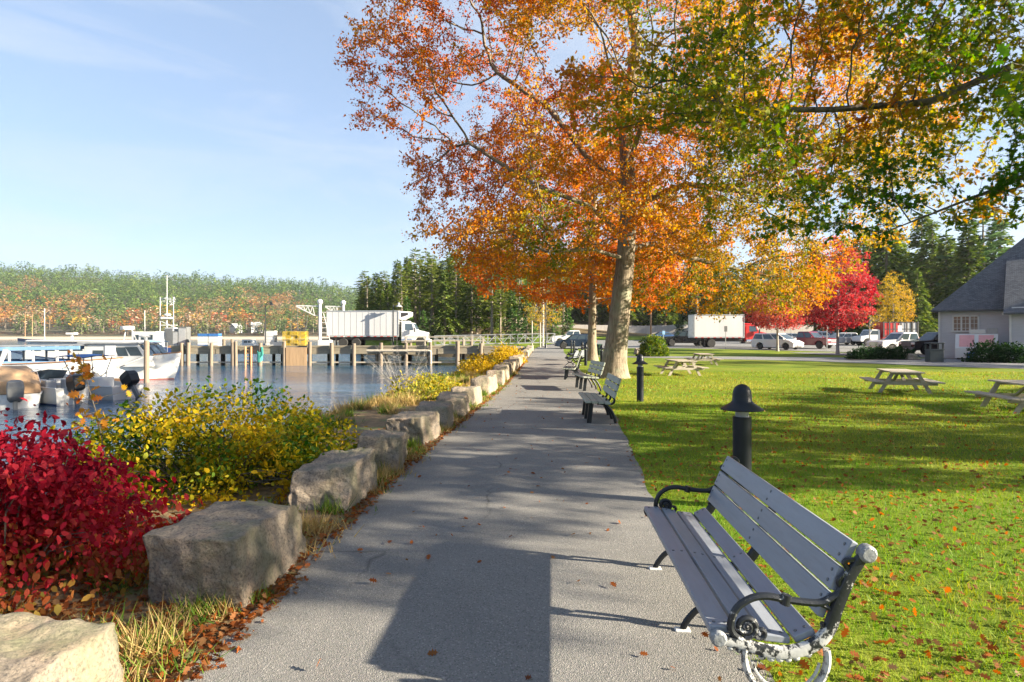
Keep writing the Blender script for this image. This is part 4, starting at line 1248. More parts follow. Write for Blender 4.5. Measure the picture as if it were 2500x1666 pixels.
# ---------------------------------------------------------------- bushes
def bush(name, label, c, r, n_stem, n_leaf, size, cols, colf, shape='oval', mat='leaf', stem='darkbark', seed=1, droop=0.5, top=1.0, stemr=0.006, hole=0.40, hf=2.6, clump=0.06, up=0.4, cat='bush', shell=0.45, group=None, flat=0.9):
    g = np.random.default_rng(seed)
    root = thing(name, label, cat, c, 0, group)
    P = []
    while sum(map(len, P)) < n_leaf:
        u = unit(g.normal(size=(n_leaf, 3))); u[:, 2] = np.abs(u[:, 2]) * 1.0
        p = u * (g.uniform(size=(n_leaf, 1)) ** shell)
        lump = 0.82 + 0.36 * vnoise(u * 1.0 + seed, 2.3, seed)
        p = p * lump[:, None] * np.array(r)
        p = p[vnoise(p + np.array(c), hf, seed + 1) > hole]
        P.append(p)
    P = np.vstack(P)[:n_leaf] + g.normal(size=(n_leaf, 3)) * clump
    P[:, 2] = np.maximum(P[:, 2], 0.03)
    m = MB()
    for k in range(n_stem):
        e = P[g.integers(len(P))] * 0.97
        b = np.array([e[0] * 0.25, e[1] * 0.25, -0.05])
        mid = b * 0.5 + e * 0.5 + np.array([0, 0, 0.12 * r[2]]) + g.normal(size=3) * 0.04
        m.tube([b, mid, e], [stemr * 1.6, stemr, stemr * 0.5], 4, False)
    m.build('stems', MT[stem], root, weld=False)
    C_ = colf(P, r, g)
    S = size * (0.45 + 1.0 * g.uniform(size=len(P)) ** 1.2)
    A = unit(g.normal(size=(len(P), 3)) + unit(P) * 0.6 - np.array([0, 0, droop]))
    leaf_obj('foliage', P, S, C_, MT[mat], root, shape, A=A, up=up)
    return root
def c_burn(P, r, g):
    t = vnoise(P, 1.8, 4) * 0.35 + g.normal(size=len(P)) * 0.12 + np.clip(0.62 - P[:, 2] / r[2], 0, 1) * 0.9 + np.clip(P[:, 0] / r[0], 0, 1) * 0.12 - 0.05
    return vary(palette(t, [(0.18, 0.006, 0.018), (0.38, 0.014, 0.032), (0.46, 0.04, 0.048), (0.38, 0.08, 0.035), (0.32, 0.22, 0.05), (0.15, 0.19, 0.03)]), 0.22)
def c_rose(P, r, g):
    t = vnoise(P, 2.2, 6) * 0.9 + g.normal(size=len(P)) * 0.16 - 0.01 - np.clip(P[:, 2] / r[2] - 0.7, 0, 1) * 0.8 + np.clip(-P[:, 1] / r[1], -0.2, 0.5) * 0.25
    return vary(palette(t, [(0.03, 0.10, 0.014), (0.07, 0.145, 0.016), (0.22, 0.225, 0.014), (0.42, 0.31, 0.012), (0.48, 0.31, 0.012), (0.46, 0.26, 0.012)]), 0.2)
def c_yel(P, r, g):
    t = vnoise(P, 1.6, 9) * 0.5 + g.normal(size=len(P)) * 0.12 + 0.2
    return vary(palette(t, [(0.16, 0.17, 0.02), (0.36, 0.26, 0.02), (0.46, 0.29, 0.018), (0.44, 0.22, 0.02)]), 0.2)
def c_dull(P, r, g):
    t = vnoise(P, 1.6, 12) * 0.6 + g.normal(size=len(P)) * 0.16 + 0.1
    return vary(palette(t, [(0.09, 0.13, 0.03), (0.24, 0.24, 0.04), (0.48, 0.34, 0.03), (0.34, 0.16, 0.06)]), 0.2)
def c_dark(P, r, g):
    t = vnoise(P, 2.6, 14) * 0.6 + g.normal(size=len(P)) * 0.15
    return vary(palette(t, [(0.015, 0.04, 0.015), (0.03, 0.065, 0.02), (0.05, 0.09, 0.025)]), 0.25)
def c_box(P, r, g):
    t = vnoise(P, 2.6, 16) * 0.6 + g.normal(size=len(P)) * 0.2 + 0.1
    return vary(palette(t, [(0.03, 0.07, 0.015), (0.07, 0.12, 0.02), (0.20, 0.22, 0.03), (0.36, 0.32, 0.05)]), 0.25)
bush('red_bush', 'crimson bush with drooping leaves, greenish below, beside the long granite block', (-3.52, 4.25, 0.0), (1.15, 1.0, 0.98), 110, 19000, 0.052, None, c_burn, seed=5, droop=1.3, hole=0.45, clump=0.05)
bush('rose_bush', 'wide yellow and green rose bush behind the red bush', (-3.35, 7.0, -0.05), (1.72, 1.25, 1.08), 170, 19000, 0.056, None, c_rose, seed=6, droop=0.2, hole=0.42, clump=0.05, hf=3.2)
bush('rose_bush', 'low yellow rose bush spreading behind the third granite block', (-2.5, 8.0, -0.05), (0.72, 1.0, 0.62), 60, 2600, 0.055, None, c_rose, seed=16, droop=0.2, hole=0.40, clump=0.05, hf=3.2)
bush('yellow_bush', 'dull yellow and brown bush with tall stems behind the eighth granite block', (WX(1045, 16.6), 16.6, -0.15), (1.15, 1.7, 0.72), 120, 5200, 0.075, None, c_dull, seed=7, droop=0.2, hole=0.42, clump=0.08)
bush('yellow_bush', 'bright yellow low bush, middle one along the granite blocks', (WX(1172, 25.5), 25.5, -0.1), (1.0, 2.6, 0.92), 80, 5200, 0.095, None, c_yel, seed=8, droop=0.2, hole=0.36, clump=0.08)
bush('yellow_bush', 'bright yellow mounded bush farthest along the granite blocks', (WX(1237, 38), 38, -0.1), (1.25, 3.0, 1.15), 80, 5200, 0.12, None, c_yel, seed=9, droop=0.2, hole=0.36, clump=0.08)
x, y = WX(1594, 49), 49
bush('round_bush', 'round clipped green bush before the dark pickup', (x, y, -0.15), (1.28, 1.2, 1.72), 30, 6500, 0.13, None, c_box, seed=10, droop=0.0, hole=0.2, clump=0.03, shell=0.2)
for i, (px, yy, rr, hh, lb) in enumerate([(2105, 43, 1.0, 0.85, 'dark low shrub at the lawn end of the mulch bed'), (2150, 43.5, 1.1, 0.95, 'dark low shrub in the middle of the mulch bed'), (2195, 43.2, 1.1, 0.9, 'dark low shrub nearest the black trash bin')]):
    bush('low_shrub', lb, (WX(px, yy), yy, 0), (rr, 0.8, hh), 20, 2200, 0.15, None, c_dark, seed=20 + i, droop=0.0, hole=0.25, clump=0.06, shape='spray')
for i, (px, yy, lb) in enumerate([(2410, 38, 'dark clipped hedge bush in front of the white locker'), (2468, 37.5, 'dark clipped hedge bush at the picture edge before the building')]):
    bush('hedge_bush', lb, (WX(px, yy), yy, -0.1), (1.15, 0.9, 1.28), 20, 2800, 0.14, None, c_dark, seed=30 + i, droop=0.0, hole=0.2, clump=0.05, shell=0.25)
# sapling with orange and yellow leaves standing over the rose bush
sp = thing('maple_sapling', 'slender sapling with orange and yellow leaves before the small boats', 'sapling', (WX(262, 6.2), 6.2, -0.1))
m = MB()
q = [(0, 0, 0), (-.03, 0, .6), (-.10, 0, .95), (-.20, 0, 1.28), (-.27, 0, 1.52)]
m.tube(q, [.008, .006, .005, .004, .002], 5)
g = np.random.default_rng(44)
P = []; 
for k in range(34):
    s = g.uniform(0.35, 1.0); i = min(3, int(s * 4)); f = s * 4 - i
    c = np.array(q[i]) * (1 - f) + np.array(q[min(4, i + 1)]) * f
    e = c + np.array([g.normal() * .13, g.normal() * .10, g.uniform(-.02, .10)])
    m.tube([c, e], [.003, .002], 3, False); P.append(e)
m.build('stem', MT['darkbark'], sp, weld=False)
P = np.repeat(np.array(P), 2, axis=0) + g.normal(size=(68, 3)) * .03
leaf_obj('foliage', P, 0.085 * g.uniform(.7, 1.3, 68), vary(palette(g.uniform(0, 1, 68), [(0.46, 0.28, 0.02), (0.44, 0.20, 0.02), (0.36, 0.09, 0.02), (0.16, 0.15, 0.02)]), .15), MT['leaf'], sp, 'oak', up=0.1, droop=0.5)
# bare twiggy shrub leaning over the water
tw = thing('bare_shrub', 'bare twiggy shrub over the water before the far bank', 'shrub', (WX(985, 18.5), 18.5, gzf(WX(985, 18.5), 18.5)))
m = MB()
g = np.random.default_rng(45)
for k in range(46):
    a = g.uniform(0, 6.28); L = g.uniform(.9, 1.9); t_ = g.uniform(.15, .9)
    d = np.array([math.cos(a) * t_ - .25, math.sin(a) * t_ * .7, 1.0]); d /= np.linalg.norm(d)
    p = [d * L * s + g.normal(size=3) * .05 * s for s in (0, .35, .7, 1)]
    m.tube(p, [.008, .006, .004, .002], 3, False)
    for j in range(5):
        c = p[2] * g.uniform(.5, 1) + p[3] * g.uniform(0, .3)
        m.tube([c, c + g.normal(size=3) * .22], [.003, .0015], 3, False)
m.build('twigs', MT['greybark'], tw, weld=False)
# ---------------------------------------------------------------- grass blades, tufts and fallen leaves
def lawn_blades():
    P = []; S = []
    for (y0, y1, den, w) in ((1.6, 4, 2600, 1.0), (4, 7, 1500, 1.25), (7, 11, 760, 1.7), (11, 17, 360, 2.4), (17, 28, 130, 3.4)):
        A_ = (y1 - y0) * (1.02 * y1)
        n = int(A_ * den * 1.45)
        y = rng.uniform(y0, y1, n); x = rng.uniform(0.9, 1.45 * y1 + 1.5, n)
        pr_ = np.interp(y, PRY, PRX) + vnoise(np.stack([x * 0, y, y * 0], 1), 2.5, 3) * 0.12 - 0.05
        k = (x > pr_) & (x < y * 1.3 + 2.0)
        x, y = x[k], y[k]
        P.append(np.stack([x, y, np.zeros(len(x)) - 0.004], 1)); S.append(np.full(len(x), w))
    P = np.vstack(P); S = np.concatenate(S); n = len(P)
    h = 0.048 * rng.uniform(0.5, 1.5, n) * (1 + 0.12 * (S - 1)) * (0.75 + 0.6 * vnoise(P, 1.4, 21))
    a = unit(rng.normal(size=(n, 3)) * np.array([.55, .55, .1]) + np.array([0, 0, .8]))
    th = rng.uniform(0, 6.28, n); b = np.stack([np.cos(th), np.sin(th), th * 0], 1)
    w = 0.0052 * S
    V = np.stack([P - b * w[:, None] / 2, P + b * w[:, None] / 2, P + a * h[:, None]], 1).reshape(-1, 3)
    F = np.arange(3 * n).reshape(-1, 3)
    t = vnoise(P, 0.5, 23) * 0.55 + vnoise(P, 3.0, 25) * 0.4 + rng.normal(size=n) * 0.13 - 0.05 + np.clip((P[:, 1] - 8) / 12, 0, 1) * 0.18
    C_ = vary(palette(t, [(0.048, 0.15, 0.008), (0.092, 0.22, 0.010), (0.18, 0.258, 0.018), (0.28, 0.275, 0.04), (0.40, 0.34, 0.10)]), 0.25)
    o = link_mesh('grass', np_mesh('grass', V, F, np.repeat(C_, 3, axis=0)), MT['grassblade'])
    tag(o, 'green lawn grass right of the path', 'grass', kind='stuff')
MT['grassblade'] = leafmat('grass_blade', 0.35)
lawn_blades()
def tufts():
    P = []; H = []; D = []
    spots = []
    for k in range(330):
        y = rng.uniform(1.4, 30); x = pl(y) - rng.uniform(0.03, 1.0) * (1 if y > 3 else 1.6)
        spots.append((x, y, rng.uniform(0.04, 0.13), 60, rng.uniform() < 0.45))
    for (a, b, w, h) in SY[:14]:
        for k in range(7): spots.append((pl(b) - 0.12 - rng.uniform(0, w), (b + rng.uniform(0.05, 0.5)), rng.uniform(0.08, 0.20), 90, rng.uniform() < 0.5))
        spots.append((pl(a) - 0.3, a - 0.05, 0.16, 120, False))
    for k in range(420):
        y = rng.uniform(7, 34); x = float(shore(y)) + rng.uniform(0.5, 3.6)
        if x < pl(y) - 0.9: spots.append((x, y, rng.uniform(0.15, 0.34), 90, rng.uniform() < 0.6))
    for (x, y, h, n, dry) in spots:
        r = rng.uniform(0.04, 0.14)
        p = np.stack([x + rng.normal(size=n) * r, y + rng.normal(size=n) * r, np.zeros(n)], 1)
        P.append(p); H.append(h * rng.uniform(.5, 1.4, n)); D.append(np.full(n, 1.0 if dry else 0.0))
    P = np.vstack(P); H = np.concatenate(H); D = np.concatenate(D); n = len(P)
    P[:, 2] = gz(P[:, 0], P[:, 1])
    a = unit(rng.normal(size=(n, 3)) * np.array([.5, .5, .1]) + np.array([0, 0, .8])) * H[:, None]
    th = rng.uniform(0, 6.28, n); b = np.stack([np.cos(th), np.sin(th), th * 0], 1) * 0.0035 * (1 + P[:, 1:2] * 0.12)
    V = np.stack([P - b, P + b, P + a], 1).reshape(-1, 3)
    c = np.where(D[:, None] > 0.5, palette(rng.uniform(0, 1, n), [(0.30, 0.20, 0.08), (0.42, 0.32, 0.14)]), palette(rng.uniform(0, 1, n), [(0.04, 0.10, 0.012), (0.10, 0.17, 0.02), (0.20, 0.22, 0.04)]))
    o = link_mesh('grass_tufts', np_mesh('grass_tufts', V, np.arange(3 * n).reshape(-1, 3), np.repeat(c, 3, axis=0)), MT['grassblade'])
    tag(o, 'green and dry grass tufts around the granite blocks', 'grass', kind='stuff')
tufts()
def litter():
    P = []; 
    n = 20000                                            # on the lawn, in drifts
    y = 1.8 + 27 * rng.uniform(size=n) ** 1.3; x = rng.uniform(0, 1, n) * (1.3 * y + 2.0)
    k = (x > np.interp(y, PRY, PRX) + 0.02)
    p = np.stack([x, y, y * 0 + 0.030], 1)[k]
    p = p[(vnoise(p, 0.55, 61) + 0.4 * vnoise(p, 2.0, 62)) > 0.58]
    P.append(p)
    n = 4200                                            # along the granite blocks and the verge
    y = 1.2 + 40 * rng.uniform(size=n) ** 1.7; x = np.interp(y, PLY, PLX) - np.abs(rng.normal(size=n)) * 0.14 + 0.05
    P.append(np.stack([x, y, np.where(x < np.interp(y, PLY, PLX) - .02, 0.020, 0.032)], 1))
    n = 4200                                            # in the gaps between the blocks
    y = 1.6 + 15 * rng.uniform(size=n) ** 1.2; x = np.interp(y, PLY, PLX) - rng.uniform(0, 1, n) ** 0.8 * 1.25
    q = np.stack([x, y, y * 0 + 0.022], 1); q = q[vnoise(q, 1.3, 66) > 0.40]; P.append(q)
    n = 2600                                            # between the first two blocks and under the red bush
    y = rng.uniform(2.2, 4.2, n); x = np.interp(y, PLY, PLX) - rng.uniform(-0.12, 1.6, n) ** 1.0
    P.append(np.stack([x, y, y * 0 + 0.022], 1))
    n = 220                                              # a few on the asphalt
    y = rng.uniform(2.3, 20, n); f = rng.uniform(0.02, 1, n)
    P.append(np.stack([np.interp(y, PLY, PLX) * (1 - f) + np.interp(y, PRY, PRX) * f, y, y * 0 + 0.034], 1))
    n = 160                                             # path edge by the lawn
    y = rng.uniform(2.3, 24, n)
    P.append(np.stack([np.interp(y, PRY, PRX) + rng.normal(size=n) * 0.06, y, y * 0 + 0.034], 1))
    P = np.vstack(P); n = len(P)
    A = unit(np.stack([rng.normal(size=n), rng.normal(size=n), rng.normal(size=n) * 0.40], 1))
    C_ = vary(palette(rng.uniform(0, 1, n), [(0.10, 0.03, 0.012), (0.20, 0.06, 0.018), (0.30, 0.09, 0.022), (0.26, 0.13, 0.055), (0.13, 0.075, 0.04)]), 0.25)
    S = rng.uniform(0.03, 0.065, n)
    o = leaf_obj('fallen_leaves', P, S, C_, MT['leaf'], None, 'oak', A=A, up=0.8)
    tag(o, 'fallen brown oak leaves along the path and on the lawn', 'leaves', kind='stuff')
litter()
# ---------------------------------------------------------------- wharf
DK = 0.35
wf = thing('wharf', 'weathered timber wharf on pilings carrying the white truck', 'wharf', (-17.5, 65, 0))
def wx(px, Y=65.0): return WX(px, Y) + 17.5
MB().box((0.4, 4.6, DK - 0.06), (37.0, 9.0, 0.12)).build('deck', MT['timber'], wf)
m = MB()
g = np.random.default_rng(5)
x = -18.0
while x < 18.5:                                     # edge beam in lengths that differ a little
    L = g.uniform(3.2, 5.0)
    m.box((min(x + L / 2, 18.6), 0.10 + g.uniform(0, .05), DK - 0.36 + g.uniform(-.02, .02)), (L - .05, 0.26, 0.62 + g.uniform(-.06, .05)))
    x += L
m.build('edge_beam', MT['timber'], wf)
m = MB(); m.box((0, 0.20, DK + .12), (36, .28, .22)); m.build('kerb_timber', MT['timber'], wf, bevel=0.02)
m = MB(); m.box((0, .12, WATER + .34), (36, .20, .14)); m.build('lower_rail', MT['wood'], wf)
m = MB()
for k in range(13): m.box((-17 + k * 2.85, 4.5, DK - .30), (.3, 8.6, .34))
for yy in (3, 6, 8.6): m.box((0, yy, DK - .55), (36, .3, .25))
m.build('deck_joist', MT['darkbeam'], wf)
for px in (447, 461.7, 517.7, 571, 578.8, 636.8, 695.6, 757.9, 811.9, 865, 930.6, 991.8, 1051, 1117, 1174):
    r_ = 0.20 + g.uniform(-.03, .02); X = wx(px); h = DK + .55 + g.uniform(-.12, .14); lean = g.uniform(-.06, .06)
    MB().tube([(X, -.22, WATER - 1.2), (X + lean, -.22, h - .02), (X + lean, -.22, h)], [r_ * 1.05, r_ * .95, r_ * .8], 12).build('piling', MT['piling'], wf, smooth=True)
for k in range(13):
    for yy in (3.2, 6.4):
        X = -17 + k * 2.85 + g.uniform(-.3, .3)
        MB().cyl((X, yy, WATER - 1.2), (X, yy, DK - .2), .18, n=8).build('piling', MT['darkbeam'], wf, smooth=True)
for px in (540, 560, 1000, 1130, 1150, 1178):            # far side posts seen over the deck
    X = wx(px, 73)
    MB().cyl((X, 8.7, WATER - 1), (X, 8.7, DK + .85), .17, n=8).build('piling', MT['piling'], wf, smooth=True)
m = MB()
for k in range(6): m.box((wx(701) + (k + .5) * 0.36, -.32, (DK + WATER) / 2 - .1), (.35, .12 + .01 * (k % 2), DK - WATER + .3))
m.build('fender_panel', paint('new_planks', (0.36, 0.235, 0.13), 0.8, 0.15, 1.5, 0.3, 10, stretch=(3, 3, .5)), wf)
m = MB()
for px in (602, 616): m.cyl((wx(px), -.30, WATER - .5), (wx(px), -.30, DK + .12), .10, n=8)
for k in range(5): m.cyl((wx(602), -.30, WATER + .2 + k * .36), (wx(616), -.30, WATER + .2 + k * .36), .04, n=6)
m.build('ladder', MT['orangewood'], wf)
m = MB()
m.tube([(wx(898), -.46, DK - .30), (wx(1046), -.46, DK - .30), (wx(1052), -.46, DK - .34), (wx(1053), -.46, DK - .5), (wx(1053), -.46, WATER + .2)], .13, 8)
m.build('pipe_rail', MT['wood'], wf, smooth=True)
m = MB()
for k in range(5): m.box((wx(985) + k * 2.05, 1.5, DK + .62), (.12, .12, 1.1))
m.box((wx(985) + 4.1, 1.5, DK + 1.12), (8.6, .14, .10)); m.box((wx(985) + 4.1, 1.5, DK + .72), (8.6, .10, .12))
m.build('guard_rail', MT['wood'], wf)
m = MB()
for k in range(9): m.tube([(wx(637) + .24 * math.cos(a), -.22 + .24 * math.sin(a), DK - .25 - k * .12 - .25 * max(0, -math.sin(a))) for a in np.linspace(0, 6.28, 16)], .045, 5)
for k in range(3): m.tube([(wx(637) + .2 + k * .07, -.42, DK + .1), (wx(637) + .3 + k * .05, -.46, DK - .7), (wx(637) + .1, -.45, DK - 1.05)], .04, 5)
tag(m.build('rope_coil', MT['rope'], None, loc=(-17.5, 65, 0)), 'green rope coil hanging on a wharf piling', 'rope')
# gangway with trussed rails
gw = thing('gangway', 'aluminium gangway with trussed rails at the shore end of the wharf', 'gangway', (0, 0, 0))
A0, A1 = Vector((-9.2, 74.6, DK + .15)), Vector((5.2, 76.0, DK + .45))
MB().bar(A0, A1, 1.5, .1).build('walkway_deck', MT['galv'], gw)
for s in (-.75, .75):
    m = MB(); n = 16; off = Vector((0, s, 0))
    for k in range(n + 1):
        p = A0.lerp(A1, k / n) + off
        m.bar(p, p + Vector((0, 0, 1.05)), .06, .06)
        if k < n: m.bar(p + Vector((0, 0, .03 if k % 2 else 1.0)), A0.lerp(A1, (k + 1) / n) + off + Vector((0, 0, 1.0 if k % 2 else .03)), .045, .045)
    m.bar(A0 + off + Vector((0, 0, 1.08)), A1 + off + Vector((0, 0, 1.08)), .10, .08)
    m.bar(A0 + off + Vector((0, 0, .62)), A1 + off + Vector((0, 0, .62)), .05, .05)
    m.build('truss_rail', MT['galv'], gw)
# hoists
def hoist(label, x, y, h, arm):
    t = thing('hoist', label, 'hoist', (x, y, DK))
    MB().cyl((0, 0, .8), (0, 0, h), .16, n=12).ell((0, 0, h + .1), (.30, .30, .30), 12, 8).build('mast', MT['white'], t, smooth=True)
    m = MB(); z = h - .35
    m.bar((0, 0, z), (-arm, 0, z + .05), .10, .12); m.bar((-.55, 0, z - 1.0), (-arm, 0, z - .03), .10, .10); m.bar((-.55, 0, z - 1.0), (0, 0, z - 1.0), .08, .08)
    n = 4; X0, X1 = -.55, -arm
    for k in range(n):
        a = X0 + (X1 - X0) * k / n; b = X0 + (X1 - X0) * (k + .5) / n
        f = lambda q: z - 1.0 + .97 * (q - X0) / (X1 - X0)
        m.bar((a, 0, f(a)), (b, 0, z), .06, .06); m.bar((b, 0, z), (X0 + (X1 - X0) * (k + 1) / n, 0, f(X0 + (X1 - X0) * (k + 1) / n)), .06, .06)
    m.build('boom', MT['white'], t)
    m = MB()
    for k in range(6): m.bar((.1, .1, 1.0 + k * .55), (.55 - k * .06 + .35, .1, 1.0 + k * .55), .05, .05)
    m.bar((.1, .1, .7), (.1, .1, h - 1.2), .06, .06); m.bar((1.05, .1, .7), (.35, .1, h - 1.1), .06, .06)
    m.build('ladder_frame', MT['white'], t)
    MB().box((.55, 0, .35), (1.3, .9, .9)).build('winch_box', MT['white'], t, bevel=.02)
    MB().cyl((-arm * .45, 0, z), (-arm * .62, 0, 1.6), .018, n=5).cyl((-arm + .1, 0, z), (-arm + .1, 0, 1.2), .012, n=5).build('cable', MT['darkgrey'], t)
    return t
hoist('white hoist with a trussed boom on the wharf beside the truck box', WX(781, 66.4), 66.4, 4.75, 2.5)
hoist('second white hoist rising behind the truck box', WX(838, 73.2), 73.2, 5.0, 2.1)
# lamp posts
def lamp(label, x, y, h, z0=DK, goose=False, mat='black'):
    t = thing('street_lamp', label, 'lamp post', (x, y, z0))
    MB().lathe([(.001, 0), (.20, 0), (.20, .06), (.12, .22), (.075, .5), (.065, h), (.001, h)], 10).build('post', MT[mat], t, smooth=True)
    if goose:
        MB().tube([(0, 0, h - .05), (.05, 0, h + .25), (.3, 0, h + .45), (.6, 0, h + .38)], .035, 6).build('arm', MT[mat], t, smooth=True)
        MB().lathe([(.001, h + .1), (.20, h + .12), (.12, h + .3), (.03, h + .42), (.001, h + .42)], 12, (.62, 0, 0)).build('lamp_shade', MT[mat], t, smooth=True)
    else:
        MB().tube([(0, 0, h - .02), (.15, 0, h + .15), (.45, 0, h + .22), (.58, 0, h + .15)], .03, 6).build('arm', MT[mat], t, smooth=True)
        MB().lathe([(.001, h - .22), (.36, h - .24), (.30, h - .16), (.12, h - .02), (.06, h + .2), (.001, h + .22)], 14, (.6, 0, 0)).build('lamp_shade', MT['grey'], t, smooth=True)
    return t
lamp('dark lamp post with a grey bell shade before the wharf truck', WX(960, 67.0), 67.0, 4.6)
lamp('dark gooseneck lamp post between the crate stacks on the wharf', WX(648, 66), 66, 4.4, goose=True)
lamp('black lamp post at the end of the path', WX(1332.6, 73), 73, 5.4, 0.17, goose=True)
# lobster traps, crates, bins on the wharf
def trap():
    t = MB(); w, d, h = .78, 1.1, .40
    for z in np.linspace(0.0, h, 5): 
        for yy in (-d / 2, d / 2): t.bar((-w / 2, yy, z), (w / 2, yy, z), .028, .028)
        for xx in (-w / 2, w / 2): t.bar((xx, -d / 2, z), (xx, d / 2, z), .028, .028)
    for xx in np.linspace(-w / 2, w / 2, 8):
        for yy in (-d / 2, d / 2): t.bar((xx, yy, 0), (xx, yy, h), .028, .028)
        for z in (0, h): t.bar((xx, -d / 2, z), (xx, d / 2, z), .028, .028)
    t.box((0, .1, h / 2), (w * .5, d * .5, h * .5))
    return t
tr = None
for r_ in range(4):
    for c in range(3):
        if tr is None: tr = trap().build('lobster_trap', MT['yellowwire'])
        o = tr if (r_ == 0 and c == 0) else dup(tr)
        o.location = (WX(703, 66.4) + c * .81, 66.4 + (.08 if (r_ + c) % 2 else 0), DK + .02 + r_ * .425)
        tag(o, 'yellow wire lobster trap, %s row up, %s column in the wharf stack' % (('bottom', 'second', 'third', 'top')[r_], ('seaward', 'middle', 'truck side')[c]), 'lobster trap', 'yellow lobster traps stacked on the wharf')
def crate(mat):
    m = MB(); m.box((0, 0, .04), (1.05, .8, .08))
    for s in (-1, 1): m.box((s * .51, 0, .15), (.03, .8, .26)); m.box((0, s * .385, .15), (.99, .03, .26))
    m.box((0, 0, .20), (.9, .66, .10)); m.box((0, 0, .275), (1.08, .83, .03))
    return m.build('fish_crate', mat)
cw, cb = None, None
for (px, n, lbl) in ((499, 5, 'blue topped stack'), (525, 5, 'tall white stack'), (661, 6, 'stack beside the gooseneck lamp'), (685, 2, 'low stack next to the yellow traps')):
    for k in range(n):
        blue = (px == 499 and k in (0, n - 1)) or (px == 525 and k == n - 1)
        if blue: o = cb = crate(MT['bluecanvas']) if cb is None else dup(cb)
        else: o = cw = crate(MT['white']) if cw is None else dup(cw)
        o.location = (WX(px, 66.6), 66.6 + (k % 2) * .03, DK + .01 + k * .295)
        tag(o, '%s fish crate, %s up in the %s' % ('blue' if blue else 'white', ('first', 'second', 'third', 'fourth', 'fifth', 'sixth')[k], lbl), 'crate', 'fish crates stacked on the wharf')
for i, (px, w, h, lb) in enumerate([(418, .95, 2.15, 'tall grey storage bin nearest the boats on the wharf'), (433, .62, 1.75, 'lower middle grey storage bin on the wharf'), (450, .95, 2.2, 'tall dark grey storage bin nearest the crates on the wharf')]):
    t = thing('storage_bin', lb, 'bin', (WX(px, 67.5), 67.5, DK))
    MB().box((0, 0, h / 2), (w, .9, h)).build('body', MT['grey' if i == 0 else 'darkgrey'], t, bevel=.03)
    MB().box((0, -.465, h * .5), (w * .8, .03, h * .86)).build('door', MT['darkgrey' if i == 0 else 'grey'], t)
o = MB()
for k in range(7): o.box((-.95 + k * .32, 0, .16), (.22, 1.0, .04))
for yy in (-.4, 0, .4): o.box((0, yy, .07), (2.2, .1, .13))
tag(o.build('pallet', MT['orangewood'], None, loc=(WX(440, 66.2), 66.2, DK)), 'orange wooden pallet lying before the grey bins', 'pallet')
# ---------------------------------------------------------------- boats
def hull_secs(L, B, fb, bowrise, n=16, stern_w=0.86, keel=0.45, flare_=0.20, x0=0.0, bowp=2.2):
    """bow at +x = x0, stern at x0 - L; z=0 is the waterline"""
    out = []
    for i in range(n + 1):
        t = i / n                                  # 0 stern .. 1 bow
        w = B / 2 * (stern_w + (1 - stern_w) * min(1, t / .35)) * (1 - max(0, (t - .40) / .60) ** bowp)
        w = max(w, 0.015)
        sh = fb + bowrise * t ** 2.2
        wl = w * (1 - flare_ * (0.4 + 1.6 * t ** 3)); wl = max(wl, 0.01)
        rake = 0.45 * (t ** 8) * (fb + bowrise) * .6
        x = x0 - L * (1 - t)
        pts = [(x, -w, sh), (x - rake * .35, -(w * .5 + wl * .5) * .99, sh * .5), (x - rake, -wl, 0.0), (x - rake, -wl * .7, -keel * .6), (x - rake, 0, -keel), (x - rake, wl * .7, -keel * .6), (x - rake, wl, 0.0), (x - rake * .35, (w * .5 + wl * .5) * .99, sh * .5), (x, w, sh)]
        out.append(pts)
    return out
def hull(root, L, B, fb, br_, mat, deckmat, deckz=0.12, rail=None, boot=None, **kw):
    S = hull_secs(L, B, fb, br_, **kw)
    m = MB(); m.loft(S, cap=False); m.add(S[0], [tuple(range(9))])
    m.build('hull', mat, root, smooth=True)
    d = MB()
    dv = [(p[0][0], p[0][1] * .97, p[0][2] - deckz) for p in S] + [(p[8][0], p[8][1] * .97, p[8][2] - deckz) for p in reversed(S)]
    n = len(S)
    d.add(dv, [(i, i + 1, 2 * n - 2 - i, 2 * n - 1 - i) for i in range(n - 1)])
    d.build('deck', deckmat, root)
    r_ = MB()
    for side in (0, 8): r_.tube([(p[side][0], p[side][1], p[side][2]) for p in S], .045 if L > 8 else .03, 6)
    r_.build('gunwale', rail or mat, root, smooth=True)
    if boot:
        b = MB()
        for side in (2, 6):
            sg = -1 if side == 2 else 1
            b.loft([[(p[side][0], p[side][1] + sg * .012, z) for z in (-.06, .07)] for p in S], cap=False)
        b.build('boot_stripe', boot, root)
    return S
WZ0 = WATER
def win(mb, x0, x1, z0, z1, y, slant=0.0): mb.add([(x0, y, z0), (x1, y, z0), (x1 - slant, y, z1), (x0 - slant, y, z1)], [(0, 1, 2, 3)])
def each(mb, name, mat, parent):
    """every face of mb as a part of its own"""
    for f in mb.f: MB().add([mb.v[i] for i in f], [tuple(range(len(f)))]).build(name, mat, parent)
